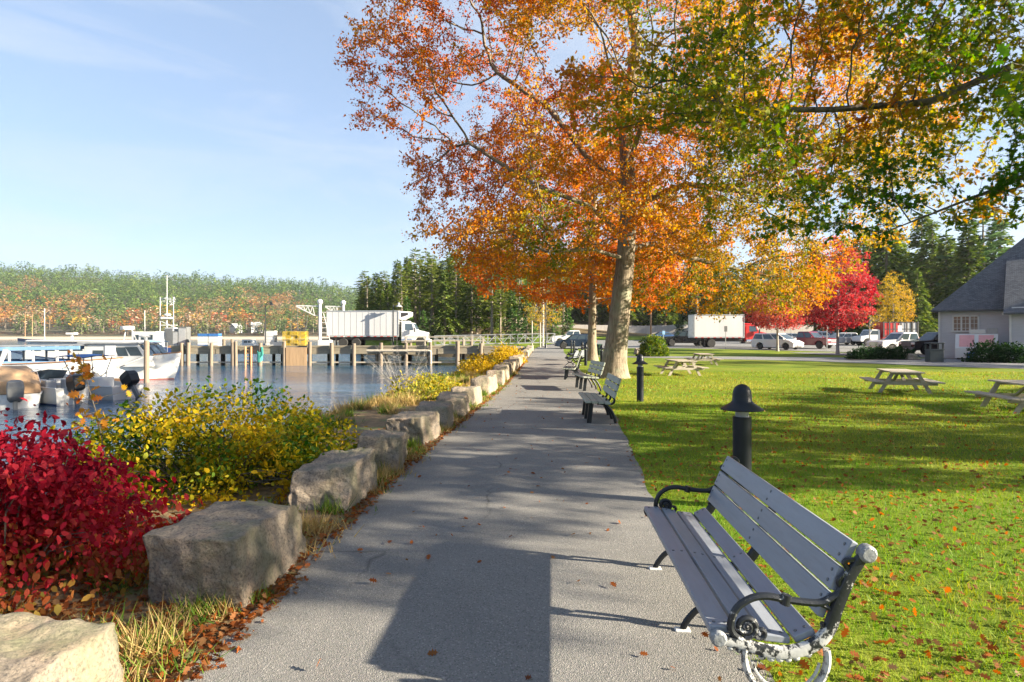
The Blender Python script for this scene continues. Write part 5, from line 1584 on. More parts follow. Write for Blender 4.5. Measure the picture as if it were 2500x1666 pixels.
# the big white tour boat
tb = thing('tour_boat', 'long white tour boat with a pilot house and grey awning, bow toward the wharf', 'boat', (WX(443.5, 44.9), 44.9, WZ0))
hull(tb, 16.0, 3.9, 1.10, 0.85, MT['boatwhite'], MT['grey'], rail=MT['rail'], boot=MT['boot'], stern_w=.9, n=24, flare_=.16, bowp=2.6)
m = MB()
m.prism([(-6.1, .9), (-1.55, .95), (-1.62, 1.62), (-2.35, 2.55), (-6.1, 2.55)], -1.35, 1.35, 'y'); m.build('pilot_house', MT['white'], tb, bevel=.03)
m = MB(); m.prism([(-6.5, 2.56), (-2.1, 2.56), (-2.25, 2.66), (-6.5, 2.66)], -1.5, 1.5, 'y'); m.build('house_roof', MT['grey'], tb, bevel=.02)
m = MB()
for sg in (-1, 1):
    y_ = sg * 1.356
    win(m, -5.5, -4.75, 1.75, 2.1, y_); win(m, -3.72, -2.98, 1.7, 2.32, y_, .25); win(m, -2.86, -2.0, 1.72, 2.34, y_, .38)
each(m, 'window', MT['glass'], tb)
m = MB()
for yy in (-.9, 0, .9): m.add([(-1.60 - .02 + .02, yy - .38, 1.70), (-1.60, yy + .38, 1.70), (-2.20, yy + .38, 2.46), (-2.20, yy - .38, 2.46)], [(0, 1, 2, 3)])
for q in range(len(m.v)): m.v[q] = (m.v[q][0] + .028, m.v[q][1], m.v[q][2] + .02)
each(m, 'windscreen', MT['blueglass'], tb)
MB().box((-4.25, -1.37, 1.75), (.72, .03, 1.5)).build('cabin_door', MT['boatwhite'], tb)
m = MB(); m.prism([(-15.8, 2.28), (-6.0, 2.45), (-5.8, 2.52), (-15.8, 2.38)], -1.75, 1.75, 'y'); m.build('awning', MT['grey'], tb)
m = MB(); m.prism([(-15.6, 2.02), (-6.1, 2.18), (-6.1, 2.42), (-15.6, 2.26)], -1.77, -1.74, 'y'); m.prism([(-12.0, 2.02), (-6.1, 2.18), (-6.1, 2.42), (-12.0, 2.30)], 1.74, 1.77, 'y'); m.build('side_curtain', MT['paleblue'], tb)
for x_ in (-14.4, -12.7, -11.0, -9.35, -7.7):
    for sg in (-1, 1):
        MB().box((x_, sg * 1.72, 1.72), (.14, .06, 1.25)).build('awning_post', MT['white'], tb)
m = MB()
for k in range(9): m.box((-14.6 + k * .95, (-1) ** k * .5, 1.22), (.5, 1.1, .38))
m.build('seat', MT['bluecanvas'], tb)
MB().box((-10.5, -1.74, 1.22), (7.6, .03, .26)).build('weather_cloth', MT['paleblue'], tb)
m = MB(); m.lathe([(.001, 0), (.42, 0), (.46, .12), (.42, .26), (.001, .27)], 14, (-3.9, 0, 3.55)); m.bar((-4.2, 0, 2.66), (-4.0, 0, 3.58), .06, .06); m.bar((-3.2, 0, 2.66), (-3.6, 0, 3.58), .06, .06); m.build('radar', MT['white'], tb, smooth=True)
m = MB(); m.lathe([(.001, 0), (.36, 0), (.38, .1), (.3, .16), (.001, .17)], 14, (-2.9, .4, 3.0)); m.bar((-2.9, .4, 2.66), (-2.9, .4, 3.0), .06, .06); m.cyl((-2.4, -.4, 2.6), (-2.42, -.4, 4.9), .02, n=5); m.build('aerial', MT['white'], tb, smooth=True)
m = MB(); m.tube([(-11.1, -1.90, 2.15), (-11.45, -2.0, 1.1), (-11.9, -2.25, .35), (-12.6, -2.4, .30)], [.16, .12, .10, .08], 6); m.build('fender_arm', MT['white'], tb, smooth=True)
# second cabin boat lying behind
cb2 = thing('cabin_boat', 'white cabin boat lying behind the tour boat, bow the other way', 'boat', (WX(26, 53), 53, WZ0), R(180))
hull(cb2, 11.5, 3.6, 1.05, 0.75, MT['boatwhite'], MT['white'], rail=MT['navy'], n=18)
m = MB(); m.prism([(-10, 1.0), (-1.9, 1.15), (-2.6, 2.62), (-10.2, 2.55)], -1.3, 1.3, 'y'); m.build('cabin', MT['white'], cb2, bevel=.04)
m = MB(); m.prism([(-10.4, 2.57), (-2.3, 2.64), (-2.5, 2.76), (-10.4, 2.68)], -1.5, 1.5, 'y'); m.build('cabin_roof', MT['white'], cb2, bevel=.03)
m = MB()
for sg in (-1, 1):
    for k in range(6): win(m, -9.3 + k * 1.15, -8.5 + k * 1.15, 1.85, 2.3, sg * 1.306)
for yy in (-.6, .6): m.add([(-2.08, yy - .5, 1.6), (-2.08, yy + .5, 1.6), (-2.45, yy + .5, 2.42), (-2.45, yy - .5, 2.42)], [(0, 1, 2, 3)])
for q in range(len(m.v)):
    if abs(m.v[q][1]) < 1.2: m.v[q] = (m.v[q][0] + .03, m.v[q][1], m.v[q][2])
each(m, 'window', MT['glass'], cb2)
m = MB(); m.box((-5.2, 0, 3.3), (.7, .5, .16)); m.bar((-5.2, 0, 2.7), (-5.2, 0, 3.3), .12, .12); m.build('radar', MT['white'], cb2); MB().cyl((-3.1, .3, 2.7), (-3.1, .3, 5.4), .03, n=5).build('aerial', MT['white'], cb2)
cb3 = thing('cabin_boat', 'white cabin boat with a low domed roof half hidden by the tour boat awning', 'boat', (WX(330, 60), 60, WZ0), R(0))
hull(cb3, 8.0, 2.8, 1.0, 0.6, MT['boatwhite'], MT['white'])
m = MB(); m.prism([(-7.4, 1), (-2.6, 1.1), (-3.0, 2.1), (-5, 2.45), (-7.4, 2.2)], -1.05, 1.05, 'y'); m.build('cabin', MT['white'], cb3, bevel=.05)
m = MB(); [win(m, -6.9 + k * .95, -6.3 + k * .95, 1.65, 1.95, sg * 1.056) for k in range(4) for sg in (-1, 1)]; each(m, 'window', MT['glass'], cb3)
# outboard motor
def outboard(root, x, y, z, tilt, mat='black', s=1.0, rz=0.0):
    o = bpy.data.objects.new('outboard_motor', None); COL.objects.link(o); o.parent = root; o.location = (x, y, z); o.rotation_euler = (0, tilt, rz); o.scale = (s, s, s)
    m = MB(); m.loft([[(-.34 * a + dx, -.22 * b, h), (-.34 * a + dx, .22 * b, h), (.20 * a + dx, .22 * b, h), (.20 * a + dx, -.22 * b, h)] for a, b, h, dx in ((.8, .8, -.08, 0), (1.15, 1.1, .02, 0), (1.25, 1.2, .38, -.01), (1.1, 1.1, .60, .0), (.6, .7, .70, .02))], closed=True)
    m.build('cowling', MT[mat], o, bevel=.035)
    MB().box((-.04, 0, -.40), (.20, .14, .65)).box((.16, 0, .02), (.22, .30, .22)).build('leg', MT['darkgrey'], o, bevel=.02)
    m = MB(); m.ell((-.06, 0, -.72), (.22, .07, .07), 10, 6)
    for k in range(3): m.box((-.26, .10 * math.cos(k * 2.09), -.72 + .10 * math.sin(k * 2.09)), (.02, .11, .11), M=Matrix.Rotation(k * 2.09, 3, 'X') @ Matrix.Rotation(.5, 3, 'Z'))
    m.build('propeller', MT['darkgrey'], o)
    return o
b1 = thing('motor_boat', 'small boat under a tan cover, outboard toward the camera', 'motor boat', (WX(28, 26.6) - 5.6 * .63, 26.6 + 5.6 * .78, WZ0), R(129))
hull(b1, 5.6, 2.3, .62, .45, MT['boatwhite'], MT['white'], n=14, boot=MT['navy'])
m = MB(); m.loft([[(x_, -w, z0), (x_, -w * .92, z0 + h * .6), (x_, -w * .5, z0 + h), (x_, w * .5, z0 + h), (x_, w * .92, z0 + h * .6), (x_, w, z0)] for x_, w, z0, h in ((-5.0, 1.02, .60, .55), (-4.4, 1.06, .60, 1.0), (-3.2, 1.08, .64, 1.12), (-2.2, .98, .70, .8), (-1.2, .7, .8, .4), (-.5, .25, .95, .1))], cap=True)
m.build('cover', MT['tan'], b1, smooth=True)
outboard(b1, -5.75, -.12, .42, R(12), 'darkgrey', 1.15)
m = MB(); m.tube([(-4.2, -1.1, .65), (-4.1, -.9, 1.5), (-4.1, .9, 1.5), (-4.2, 1.1, .65)], .025, 6); m.build('frame_hoop', MT['chrome'], b1)
b2 = thing('motor_boat', 'open white bow rider with a navy stripe and raised windscreen', 'motor boat', (WX(178, 28.4) - 3.9 * .883, 28.4 + 3.9 * .469, WZ0), R(152))
hull(b2, 3.9, 1.65, .78, .52, MT['white'], MT['boatwhite'], n=14, deckz=.22, boot=MT['navy'])
S = hull_secs(3.9, 1.65, .78, .52, n=14)
m = MB()
for side, sg in ((0, -1), (8, 1)): m.loft([[(p[side][0], p[side][1] + sg * .016, p[side][2] * f) for f in (.72, .86)] for p in S[5:14]], cap=False)
m.build('stripe', MT['navy'], b2)
m = MB(); m.add([(-1.5, -.72, .98), (-1.25, 0, 1.02), (-1.8, 0, 1.55), (-2.05, -.72, 1.48)], [(0, 1, 2, 3)]); m.add([(-1.5, .72, .98), (-1.25, 0, 1.02), (-1.8, 0, 1.55), (-2.05, .72, 1.48)], [(0, 1, 2, 3)]); each(m, 'windscreen', MT['blueglass'], b2)
MB().box((-1.75, .4, .95), (.5, .5, .3)).box((-1.75, -.4, .95), (.5, .5, .3)).build('console', MT['white'], b2, bevel=.03)
MB().box((-2.7, .4, .85), (.45, .45, .5)).box((-2.7, -.4, .85), (.45, .45, .5)).build('seat', MT['grey'], b2, bevel=.04)
outboard(b2, -4.1, 0, .68, R(10), 'black', 1.0)
b3 = thing('motor_boat', 'white centre console boat with a blue canopy and large black outboard', 'motor boat', (-23.6, 32.6, WZ0), R(160))
hull(b3, 4.9, 2.0, .66, .48, MT['white'], MT['boatwhite'], n=14, deckz=.18)
MB().box((-2.1, 0, .85), (.6, .75, .75)).build('console', MT['white'], b3, bevel=.04)
MB().box((-1.88, 0, 1.06), (.06, .55, .25)).build('window', MT['glass'], b3)
MB().box((-3.1, 0, .8), (.6, .85, .5)).build('seat', MT['white'], b3, bevel=.04)
m = MB(); m.loft([[(x_, -1.0, z), (x_, -.5, z + .07), (x_, .5, z + .07), (x_, 1.0, z)] for x_, z in ((-.7, 2.02), (-1.8, 2.12), (-3.2, 2.06))], cap=False); m.loft([[(x_, -1.0, z - .03), (x_, -.5, z + .04), (x_, .5, z + .04), (x_, 1.0, z - .03)] for x_, z in ((-.7, 2.02), (-1.8, 2.12), (-3.2, 2.06))], cap=False); m.build('canopy', MT['bluecanvas'], b3)
for sg in (-1, 1):
    m = MB(); m.tube([(-1.7, sg * .55, .6), (-1.6, sg * .6, 1.3), (-1.3, sg * .75, 2.05)], .025, 6); m.tube([(-2.6, sg * .55, .6), (-2.6, sg * .6, 1.3), (-2.8, sg * .75, 2.05)], .025, 6); m.bar((-1.6, sg * .6, 1.25), (-2.6, sg * .6, 1.25), .03, .03); m.bar((-1.7, sg * .57, .7), (-2.6, sg * .6, 1.25), .03, .03)
    m.build('canopy_frame', MT['galv'], b3)
outboard(b3, -5.1, 0, .70, R(35), 'black', 1.02)
for bo, LL, ww, zz in ((b2, 3.9, .70, 1.0), (b3, 4.9, .85, .92)):      # bow rails and a mooring line
    m = MB(); m.tube([(-LL * .48, -ww, zz - .1), (-LL * .30, -ww * .86, zz + .30), (-.35, -.12, zz + .52), (-.30, 0, zz + .53), (-.35, .12, zz + .52), (-LL * .30, ww * .86, zz + .30), (-LL * .48, ww, zz - .1)], .016, 6)
    for sg in (-1, 1): m.cyl((-LL * .22, sg * ww * .70, zz), (-LL * .22, sg * ww * .62, zz + .38), .012, n=5)
    m.build('bow_rail', MT['chrome'], bo)
tag(MB().tube([(-27.6, 39.4, WZ0 + .42), (-27.0, 41.0, WZ0 + .55), (-25.4, 43.6, WZ0 + 1.75)], .025, 5).build('mooring_rope', MT['wood']), 'slack mooring rope from the floating dock to the tour boat', 'rope')
# floating dock and the lone piling
fd = thing('floating_dock', 'low grey floating dock between the small boats and the tour boat', 'dock', (-31.5, 40.2, WZ0))
MB().box((0, 0, .34), (13.5, 1.5, .10)).build('dock_deck', MT['wood'], fd)
MB().box((0, 0, .12), (13.2, 1.3, .36)).build('float', MT['grey'], fd)
MB().box((0, -.78, .30), (13.6, .06, .22)).build('edge_board', MT['orangewood'], fd)
tag(MB().tube([(0, 0, -1.5), (0, 0, 2.72), (0, 0, 2.80)], [.175, .165, .13], 14).build('mooring_piling', MT['piling'], None, smooth=True, loc=(WX(358, 41.6), 41.6, WZ0)), 'lone wooden mooring piling in front of the tour boat bow', 'piling')
# fishing boat behind the wharf: wheelhouse, gantry and masts
fb = thing('fishing_boat', 'fishing boat behind the wharf with three tall white masts', 'boat', (WX(455, 77), 77, WZ0), 0)
hull(fb, 12, 4.0, 1.1, .9, MT['navy'], MT['grey'])
MB().box((-4.5, 0, 2.4), (3.0, 2.6, 2.4)).build('wheelhouse', MT['white'], fb, bevel=.05)
m = MB(); [win(m, -5.7 + k * .85, -5.1 + k * .85, 2.6, 3.2, sg * 1.306) for k in range(3) for sg in (-1, 1)]; each(m, 'window', MT['glass'], fb)
for xm, hm in ((-3.4, 7.9), (-2.55, 10.6), (-1.75, 7.8)): MB().cyl((xm, .3, 1.2), (xm, .3, hm), .07, .03, n=6).build('mast', MT['white'], fb)
m = MB(); m.bar((-3.4, .3, 4.4), (-1.3, .3, 4.4), .1, .1); m.bar((-3.3, .3, 4.9), (-.9, .3, 3.8), .08, .08); m.box((-2.6, .3, 5.3), (1.2, .5, .25)); m.lathe([(.001, 0), (.4, 0), (.4, .2), (.001, .22)], 10, (-2.5, .3, 5.6)); m.bar((-2.6, .3, 4.4), (-2.6, .3, 5.3), .1, .1); m.box((-1.6, .3, 3.6), (.5, .4, .8)); m.build('gantry', MT['white'], fb)
# small boats far out
wb = thing('cabin_boat', 'white lobster boat moored far out beyond the wharf lamp', 'boat', (WX(650, 128), 128, WZ0), 0)
hull(wb, 7.5, 2.6, .8, .7, MT['white'], MT['white'])
m = MB(); m.prism([(-4.6, .9), (-2.2, .95), (-2.6, 2.3), (-4.6, 2.3)], -.95, .95, 'y'); m.build('cabin', MT['white'], wb)
m = MB(); win(m, -4.2, -3.5, 1.6, 2.05, -.956); win(m, -3.3, -2.75, 1.6, 2.05, -.956, .1); each(m, 'window', MT['glass'], wb)
sb = thing('sailing_boat', 'dark hulled sailing boat with bare masts anchored by the far shore', 'boat', (WX(42, 330), 330, WZ0), R(180))
hull(sb, 13, 3.2, .9, .8, MT['navy'], MT['timber'])
for xm in (-4.2, -8.0): MB().cyl((xm, 0, .8), (xm, 0, 14.5), .14, .07, n=6).build('mast', MT['rail'], sb)
bb = thing('canopy_boat', 'small boat under a pale blue awning tied behind the wharf end', 'boat', (WX(410, 61), 61, WZ0), 0)
hull(bb, 3.6, 1.7, .8, .4, MT['navy'], MT['grey'])
m = MB(); m.loft([[(x_, -.9, z), (x_, 0, z + .14), (x_, .9, z)] for x_, z in ((-3.2, 2.35), (-1.6, 2.55), (-.3, 2.5))], cap=False); m.build('awning', MT['paleblue'], bb)
m = MB(); [MB().cyl((x_, yy, .8), (x_, yy, 2.45), .025, n=5).build('awning_post', MT['galv'], bb) for x_ in (-3.1, -.5) for yy in (-.8, .8)]
# ---------------------------------------------------------------- vehicles
def wheel(root, x, y, r, w=.24, rim='rim', dualside=1):
    o = MB().lathe([(r * .55, -w / 2), (r * .93, -w / 2), (r, -w * .32), (r, w * .32), (r * .93, w / 2), (r * .55, w / 2)], 20, (0, 0, 0), 'y').build('tyre', MT['rubber'], None, smooth=True)
    wl = bpy.data.objects.new('wheel', None); COL.objects.link(wl); wl.parent = root; wl.location = (x, y, r)
    o.parent = wl
    s = -1 if y < 0 else 1
    m = MB(); m.lathe([(.001, s * w * .20), (r * .50, s * w * .22), (r * .60, s * w * .46), (r * .60, -s * w * .3), (.001, -s * w * .3)], 16, (0, 0, 0), 'y')
    for k in range(5): m.box((r * .33 * math.cos(k * 1.2566), s * w * .36, r * .33 * math.sin(k * 1.2566)), (r * .5, w * .16, r * .13), M=Matrix.Rotation(-k * 1.2566, 3, 'Y'))
    m.lathe([(.001, s * w * .47), (r * .14, s * w * .46), (r * .15, s * w * .2), (.001, s * w * .2)], 8, (0, 0, 0), 'y')
    m.build('rim', MT[rim], wl, smooth=True)
    return wl
def arch_bottom(L, zb, xs, ra, rc):
    """bottom edge from front to rear with wheel arches"""
    p = [(L / 2 - .05, zb + .10), (L / 2 - .16, zb)]
    for x in sorted(xs, reverse=True):
        h = zb - rc
        a0 = math.degrees(math.asin(max(-1, min(1, h / ra))))
        for k in range(11):
            a = a0 + (180 - 2 * a0) * k / 10
            p.append((x + ra * math.cos(R(a)), rc + ra * math.sin(R(a))))
    p += [(-L / 2 + .16, zb), (-L / 2 + .04, zb + .10)]
    return p
def vehicle(name, label, cat, loc, rz, kind, mat, group=None, rim='rim', s=1.0):
    root = thing(name, label, cat, loc, rz, group)
    root.scale = (s, s, s)
    K = {
        # L, W, wheel r, wheels x, zb, upper outline rear->front, cabin (belt z, roof z, belt x0,x1, roof x0,x1)
        'suv': (4.6, 1.84, .36, (1.40, -1.38), .26, [(-2.26, .70), (-2.28, 1.0), (-2.15, 1.06), (1.0, 1.02), (1.75, .98), (2.15, .86), (2.28, .66)], (1.03, 1.62, -2.12, 1.08, -1.86, .28)),
        'van': (5.05, 1.96, .34, (1.60, -1.45), .22, [(-2.48, .70), (-2.50, 1.05), (-2.40, 1.12), (1.25, 1.06), (2.0, .98), (2.36, .82), (2.49, .58)], (1.08, 1.74, -2.42, 1.72, -2.20, .55)),
        'sedan': (4.7, 1.82, .33, (1.40, -1.35), .22, [(-2.32, .60), (-2.34, .90), (-2.2, 1.0), (1.0, .96), (1.8, .88), (2.2, .74), (2.33, .55)], (.97, 1.44, -1.85, 1.1, -1.2, .25)),
        'pickup': (5.8, 2.0, .40, (1.85, -1.75), .38, [(-2.86, .74), (-2.88, 1.22), (.95, 1.22), (1.4, 1.24), (2.45, 1.17), (2.82, 1.08), (2.88, .70)], (1.20, 1.90, -.95, 1.30, -.80, .55)),
    }[kind]
    L, W, wr, xs, zb, top, cb_ = K
    poly = arch_bottom(L, zb, xs, wr + .07, wr)[::-1]
    MB().prism(poly + top[::-1] if False else arch_bottom(L, zb, xs, wr + .07, wr) + top, -W / 2, W / 2, 'y').build('body', MT[mat], root, bevel=.045)
    zbelt, zr, b0, b1, r0, r1 = cb_
    wb_, wr_ = W / 2 - .06, W / 2 - .20
    m = MB()
    rings = [[(b0, -wb_, zbelt - .04), (b1, -wb_, zbelt - .04), (b1, wb_, zbelt - .04), (b0, wb_, zbelt - .04)], [(r0, -wr_, zr - .05), (r1, -wr_, zr - .05), (r1, wr_, zr - .05), (r0, wr_, zr - .05)], [(r0 + .08, -wr_ + .08, zr), (r1 - .10, -wr_ + .08, zr), (r1 - .10, wr_ - .08, zr), (r0 + .08, wr_ - .08, zr)]]
    m.loft(rings, closed=True); m.build('roof', MT[mat], root, bevel=.03)
    def lerp3(a, b, t): return tuple(a[i] + (b[i] - a[i]) * t for i in range(3))
    def panel(bl, br_, tl, tr_, n, out, name, i0=.06, j0=.10, j1=.90):
        for k in range(n):
            a, b = k / n + i0 / n, (k + 1) / n - i0 / n
            q = [lerp3(lerp3(bl, br_, a), lerp3(tl, tr_, a), j0), lerp3(lerp3(bl, br_, b), lerp3(tl, tr_, b), j0), lerp3(lerp3(bl, br_, b), lerp3(tl, tr_, b), j1), lerp3(lerp3(bl, br_, a), lerp3(tl, tr_, a), j1)]
            q = [(p[0] + out[0], p[1] + out[1], p[2] + out[2]) for p in q]
            MB().add(q, [(0, 1, 2, 3)]).build(name, MT['glass'], root)
    A, B = rings[0], rings[1]
    nw = {'suv': 3, 'van': 3, 'sedan': 2, 'pickup': 2}[kind]
    panel(A[0], A[1], B[0], B[1], nw, (0, -.012, .004), 'side_window')
    panel(A[3], A[2], B[3], B[2], nw, (0, .012, .004), 'side_window')
    panel(A[1], A[2], B[1], B[2], 1, (.014, 0, .008), 'windscreen', .07)
    panel(A[0], A[3], B[0], B[3], 1, (-.014, 0, .008), 'rear_window', .10)
    for x in xs:
        for y in (-1, 1): wheel(root, x, y * (W / 2 - .13), wr, rim=rim)
    zl = top[-2][1] - .10
    xf = L / 2
    for y in (-1, 1):
        MB().box((xf - .10, y * (W / 2 - .24), zl - .04), (.22, .40, .17)).build('headlight', MT['lamp'], root, bevel=.03)
        MB().box((-L / 2 + .07, y * (W / 2 - .12), zl + .05), (.16, .16, .28)).build('tail_light', MT['redlamp'], root, bevel=.02)
        MB().box((b1 - .28, y * (W / 2 + .09), zbelt + .07), (.14, .20, .16)).build('wing_mirror', MT[mat], root, bevel=.03)
    if kind == 'pickup':
        m = MB()
        for k in range(4): m.box((xf - .02, 0, .74 + k * .085), (.10, 1.05, .05))
        m.box((xf - .03, 0, .88), (.09, 1.15, .40)) if mat == 'blackpaint' else None
        m.build('grille', MT['chrome'] if mat != 'blackpaint' else MT['darkgrey'], root)
        MB().box((xf - .02, 0, .52), (.20, 1.86, .20)).build('front_bumper', MT['chrome'] if mat != 'blackpaint' else MT['darkgrey'], root, bevel=.03)
        MB().box((-1.95, 0, 1.222), (1.7, 1.6, .015)).build('bed_shade_plate', MT['chassis'], root)  # dark plate painting in the shaded hollow of the open bed
    else:
        MB().box((xf - .07, 0, .52), (.12, 1.0, .16)).build('grille', MT['darkgrey'], root, bevel=.02)
        MB().box((xf - .06, 0, .34), (.12, 1.2, .10)).build('lower_grille', MT['chassis'], root)
    MB().box((xf - (.0 if kind == 'pickup' else .01), 0, .46), (.06 if kind != 'pickup' else .24, .34, .12)).build('number_plate', MT['white'], root)
    MB().box((0, 0, zb + .08), (L - .5, W - .3, .20)).build('underbody', MT['chassis'], root)
    return root
MT['carwhite'] = paint('white_car_paint', (0.60, 0.60, 0.60), 0.25, 0.03, 2, coat=.2)
MT['navycar'] = paint('navy_car_paint', (0.012, 0.022, 0.045), 0.2, 0.1, 2, coat=.25, spec=.35)
MT['maroon'] = paint('maroon_car_paint', (0.16, 0.012, 0.022), 0.22, 0.08, 2, coat=.25, spec=.35)
MT['silver'] = paint('silver_car_paint', (0.42, 0.42, 0.43), 0.25, 0.05, 2, metal=.4, coat=.2)
MT['blackpaint'] = paint('black_car_paint', (0.012, 0.012, 0.014), 0.2, 0.1, 2, coat=.25, spec=.35)
MT['bluecar'] = paint('blue_car_paint', (0.03, 0.08, 0.20), 0.25, 0.05, 2, coat=.2)
def gnd(x, y): return (x, y, float(np.interp(y, BY, BZ)) + .03)
vehicle('parked_car', 'navy sport utility car with bronze wheels at the path end', 'car', gnd(7.1, 70.0), R(180), 'suv', 'navycar', 'cars parked in the lot', rim='darkrim')
vehicle('pickup_truck', 'white pickup parked behind the navy car', 'pickup truck', gnd(WX(1343, 83) + 3.0, 83), R(182), 'pickup', 'carwhite', 'pickups in the lot')
vehicle('pickup_truck', 'dark pickup behind the box of the red cab truck', 'pickup truck', gnd(WX(1616, 79) + 2.9, 79), R(180), 'pickup', 'blackpaint', 'pickups in the lot')
vehicle('parked_car', 'blue car before the white fence, half behind the dark pickup', 'car', gnd(WX(1612, 100), 100), R(180), 'sedan', 'bluecar', 'cars parked in the lot')
vehicle('minivan', 'white minivan behind the low red and orange maple', 'minivan', gnd(WX(1897, 67.6), 67.6), R(-56), 'van', 'carwhite')
vehicle('pickup_truck', 'maroon pickup with a chrome grille beside the minivan', 'pickup truck', gnd(WX(1974, 71), 71), R(-58), 'pickup', 'maroon', 'pickups in the lot')
vehicle('parked_car', 'silver sport utility car seen side on behind the red maple', 'car', gnd(WX(2050, 83), 83), R(180), 'suv', 'silver', 'cars parked in the lot')
vehicle('parked_car', 'grey car roof showing between the minivan and maroon pickup', 'car', gnd(WX(1935, 88), 88), R(0), 'sedan', 'silver', 'cars parked in the lot')
vehicle('parked_car', 'blue car parked behind the maroon pickup', 'car', gnd(WX(2010, 98), 98), R(-60), 'suv', 'bluecar', 'cars parked in the lot')
vehicle('parked_car', 'white car at the back of the lot behind the red maple trunk', 'car', gnd(WX(2030, 93), 93), R(-40), 'suv', 'carwhite', 'cars parked in the lot')
vehicle('pickup_truck', 'white pickup with nose toward the red maple, behind the dark shrubs', 'pickup truck', (WX(2132, 57) + 2.8, 57.2, .02), R(188), 'pickup', 'carwhite', 'pickups in the lot')
vehicle('pickup_truck', 'black pickup beside the grey building, tail hidden by it', 'pickup truck', (WX(2222, 52.6) + 2.8, 53.2, .022), R(184), 'pickup', 'blackpaint', 'pickups in the lot')
# box truck on the wharf
def box_truck(label, loc, rz, L, cabmat, reefer, tandem, z0=1.14, h=2.85, cabL=3.1, W=2.5):
    t = thing('box_truck', label, 'truck', loc, rz)
    MB().box((-L / 2, 0, z0 + h / 2), (L, W, h)).build('cargo_box', MT['truckbox'], t, bevel=.02)
    m = MB()
    n = int(L / .6)
    if reefer:
        for k in range(1, n):
            for s in (-1, 1): m.box((-L + k * L / n, s * (W / 2 + .004), z0 + h / 2), (.035, .008, h - .25))
    for s in (-1, 1):
        m.box((-L / 2, s * (W / 2 + .014), z0 + .08), (L + .02, .03, .16)); m.box((-L / 2, s * (W / 2 + .014), z0 + h - .06), (L + .02, .03, .12))
        for x in (-L, 0): m.box((x, s * (W / 2 + .010), z0 + h / 2), (.10, .03, h - .02))
    m.build('box_trim', MT['galv'], t)
    m = MB()
    for k in range(int(L / .36)):
        if k % 2 == 0: m.box((-L + .2 + k * .36, -(W / 2 + .032), z0 + .03), (.3, .01, .06))
    m.build('reflective_tape', MT['redlamp'], t)
    MB().box((-L - .02, 0, z0 + h / 2), (.04, W - .24, h - .24)).box((-L - .05, 0, z0 + h / 2), (.03, .05, h - .4)).build('rear_door', MT['boatwhite'], t)
    MB().box((-L / 2 + .8, -.42, .86), (L + 3.2, .10, .26)).box((-L / 2 + .8, .42, .86), (L + 3.2, .10, .26)).box((-L / 2, 0, .98), (L - .3, W - .3, .26)).build('chassis', MT['chassis'], t)
    c0 = .28
    top = z0 + 1.55
    prof = [(c0, .80), (c0, top - .05), (c0 + .12, top), (c0 + 1.25, top - .02), (c0 + 1.62, 1.90), (c0 + 2.75, 1.62), (c0 + 2.86, 1.45), (c0 + 2.86, .85), (c0 + 2.7, .62), (c0 + 2.52, .62), (c0 + 2.5, .85), (c0 + 2.28, 1.10), (c0 + 1.9, 1.12), (c0 + 1.62, .92), (c0 + 1.52, .62), (c0 + .2, .62)]
    MB().prism(prof, -1.02, 1.02, 'y').build('cab', MT[cabmat], t, bevel=.06)
    m = MB()
    for s in (-1, 1): m.add([(c0 + .42, s * 1.026, 1.86), (c0 + 1.34, s * 1.026, 1.86), (c0 + 1.16, s * 1.026, top - .14), (c0 + .42, s * 1.026, top - .14)], [(0, 1, 2, 3)])
    each(m, 'side_window', MT['blueglass'], t)
    MB().add([(c0 + 1.63, -.92, 1.96), (c0 + 1.63, .92, 1.96), (c0 + 1.30, .88, top - .10), (c0 + 1.30, -.88, top - .10)], [(0, 1, 2, 3)]).build('windscreen', MT['blueglass'], t)
    for s in (-1, 1): MB().box((c0 + .9, s * 1.03, 1.30), (1.02, .02, 1.02)).build('cab_door', MT[cabmat], t, bevel=.01)
    for s in (-1, 1):
        MB().box((c0 + 2.60, s * .80, 1.28), (.40, .30, .22)).build('headlight', MT['lamp'], t, bevel=.04)
        MB().bar((c0 + 1.42, s * 1.0, 2.05), (c0 + 1.5, s * 1.30, 2.02), .04, .04).box((c0 + 1.5, s * 1.30, 1.90), (.10, .18, .50)).build('wing_mirror', MT['chassis'], t)
        MB().cyl((c0 + 1.95 - 1.9, s * .95, .72), (c0 + 1.2, s * .95, .72), .28, n=12).build('fuel_tank', MT['chrome'], t, smooth=True)
    MB().box((c0 + 2.88, 0, 1.2), (.06, 1.1, .56)).build('grille', MT['chrome'], t, bevel=.02)
    MB().box((c0 + 2.95, 0, .68), (.24, 2.2, .30)).build('front_bumper', MT['white'], t, bevel=.04)
    MB().box((c0 + .35, 0, top + .10), (.9, 1.6, .16)).build('roof_fairing', MT[cabmat], t, bevel=.05)
    if reefer:
        m = MB(); m.prism([(0.02, z0 + h - .95), (.45, z0 + h - 1.0), (1.25, z0 + h - .55), (1.25, z0 + h - .12), (.02, z0 + h - .05)], -.9, .9, 'y'); m.build('cooling_unit', MT['boatwhite'], t, bevel=.04)
        MB().prism([(.2, z0 + h - .75), (1.0, z0 + h - .48), (1.0, z0 + h - .25), (.2, z0 + h - .22)], -.905, .905, 'y').build('vent', MT['chassis'], t)
    for x in ((-L + 1.75, -L + 3.15) if tandem else (-L + 2.0,)):
        for y in (-1, 1): wheel(t, x, y * 1.02, .50, .42)
    for y in (-1, 1): wheel(t, c0 + 2.06, y * .95, .50, .30)
    m = MB()
    for y in (-1, 1): m.box((-L + (.95 if tandem else 1.2), y * 1.0, .55), (.03, .55, .8))
    m.build('mud_flap', MT['chassis'], t)
    return t
X0 = WX(798, 67.8)
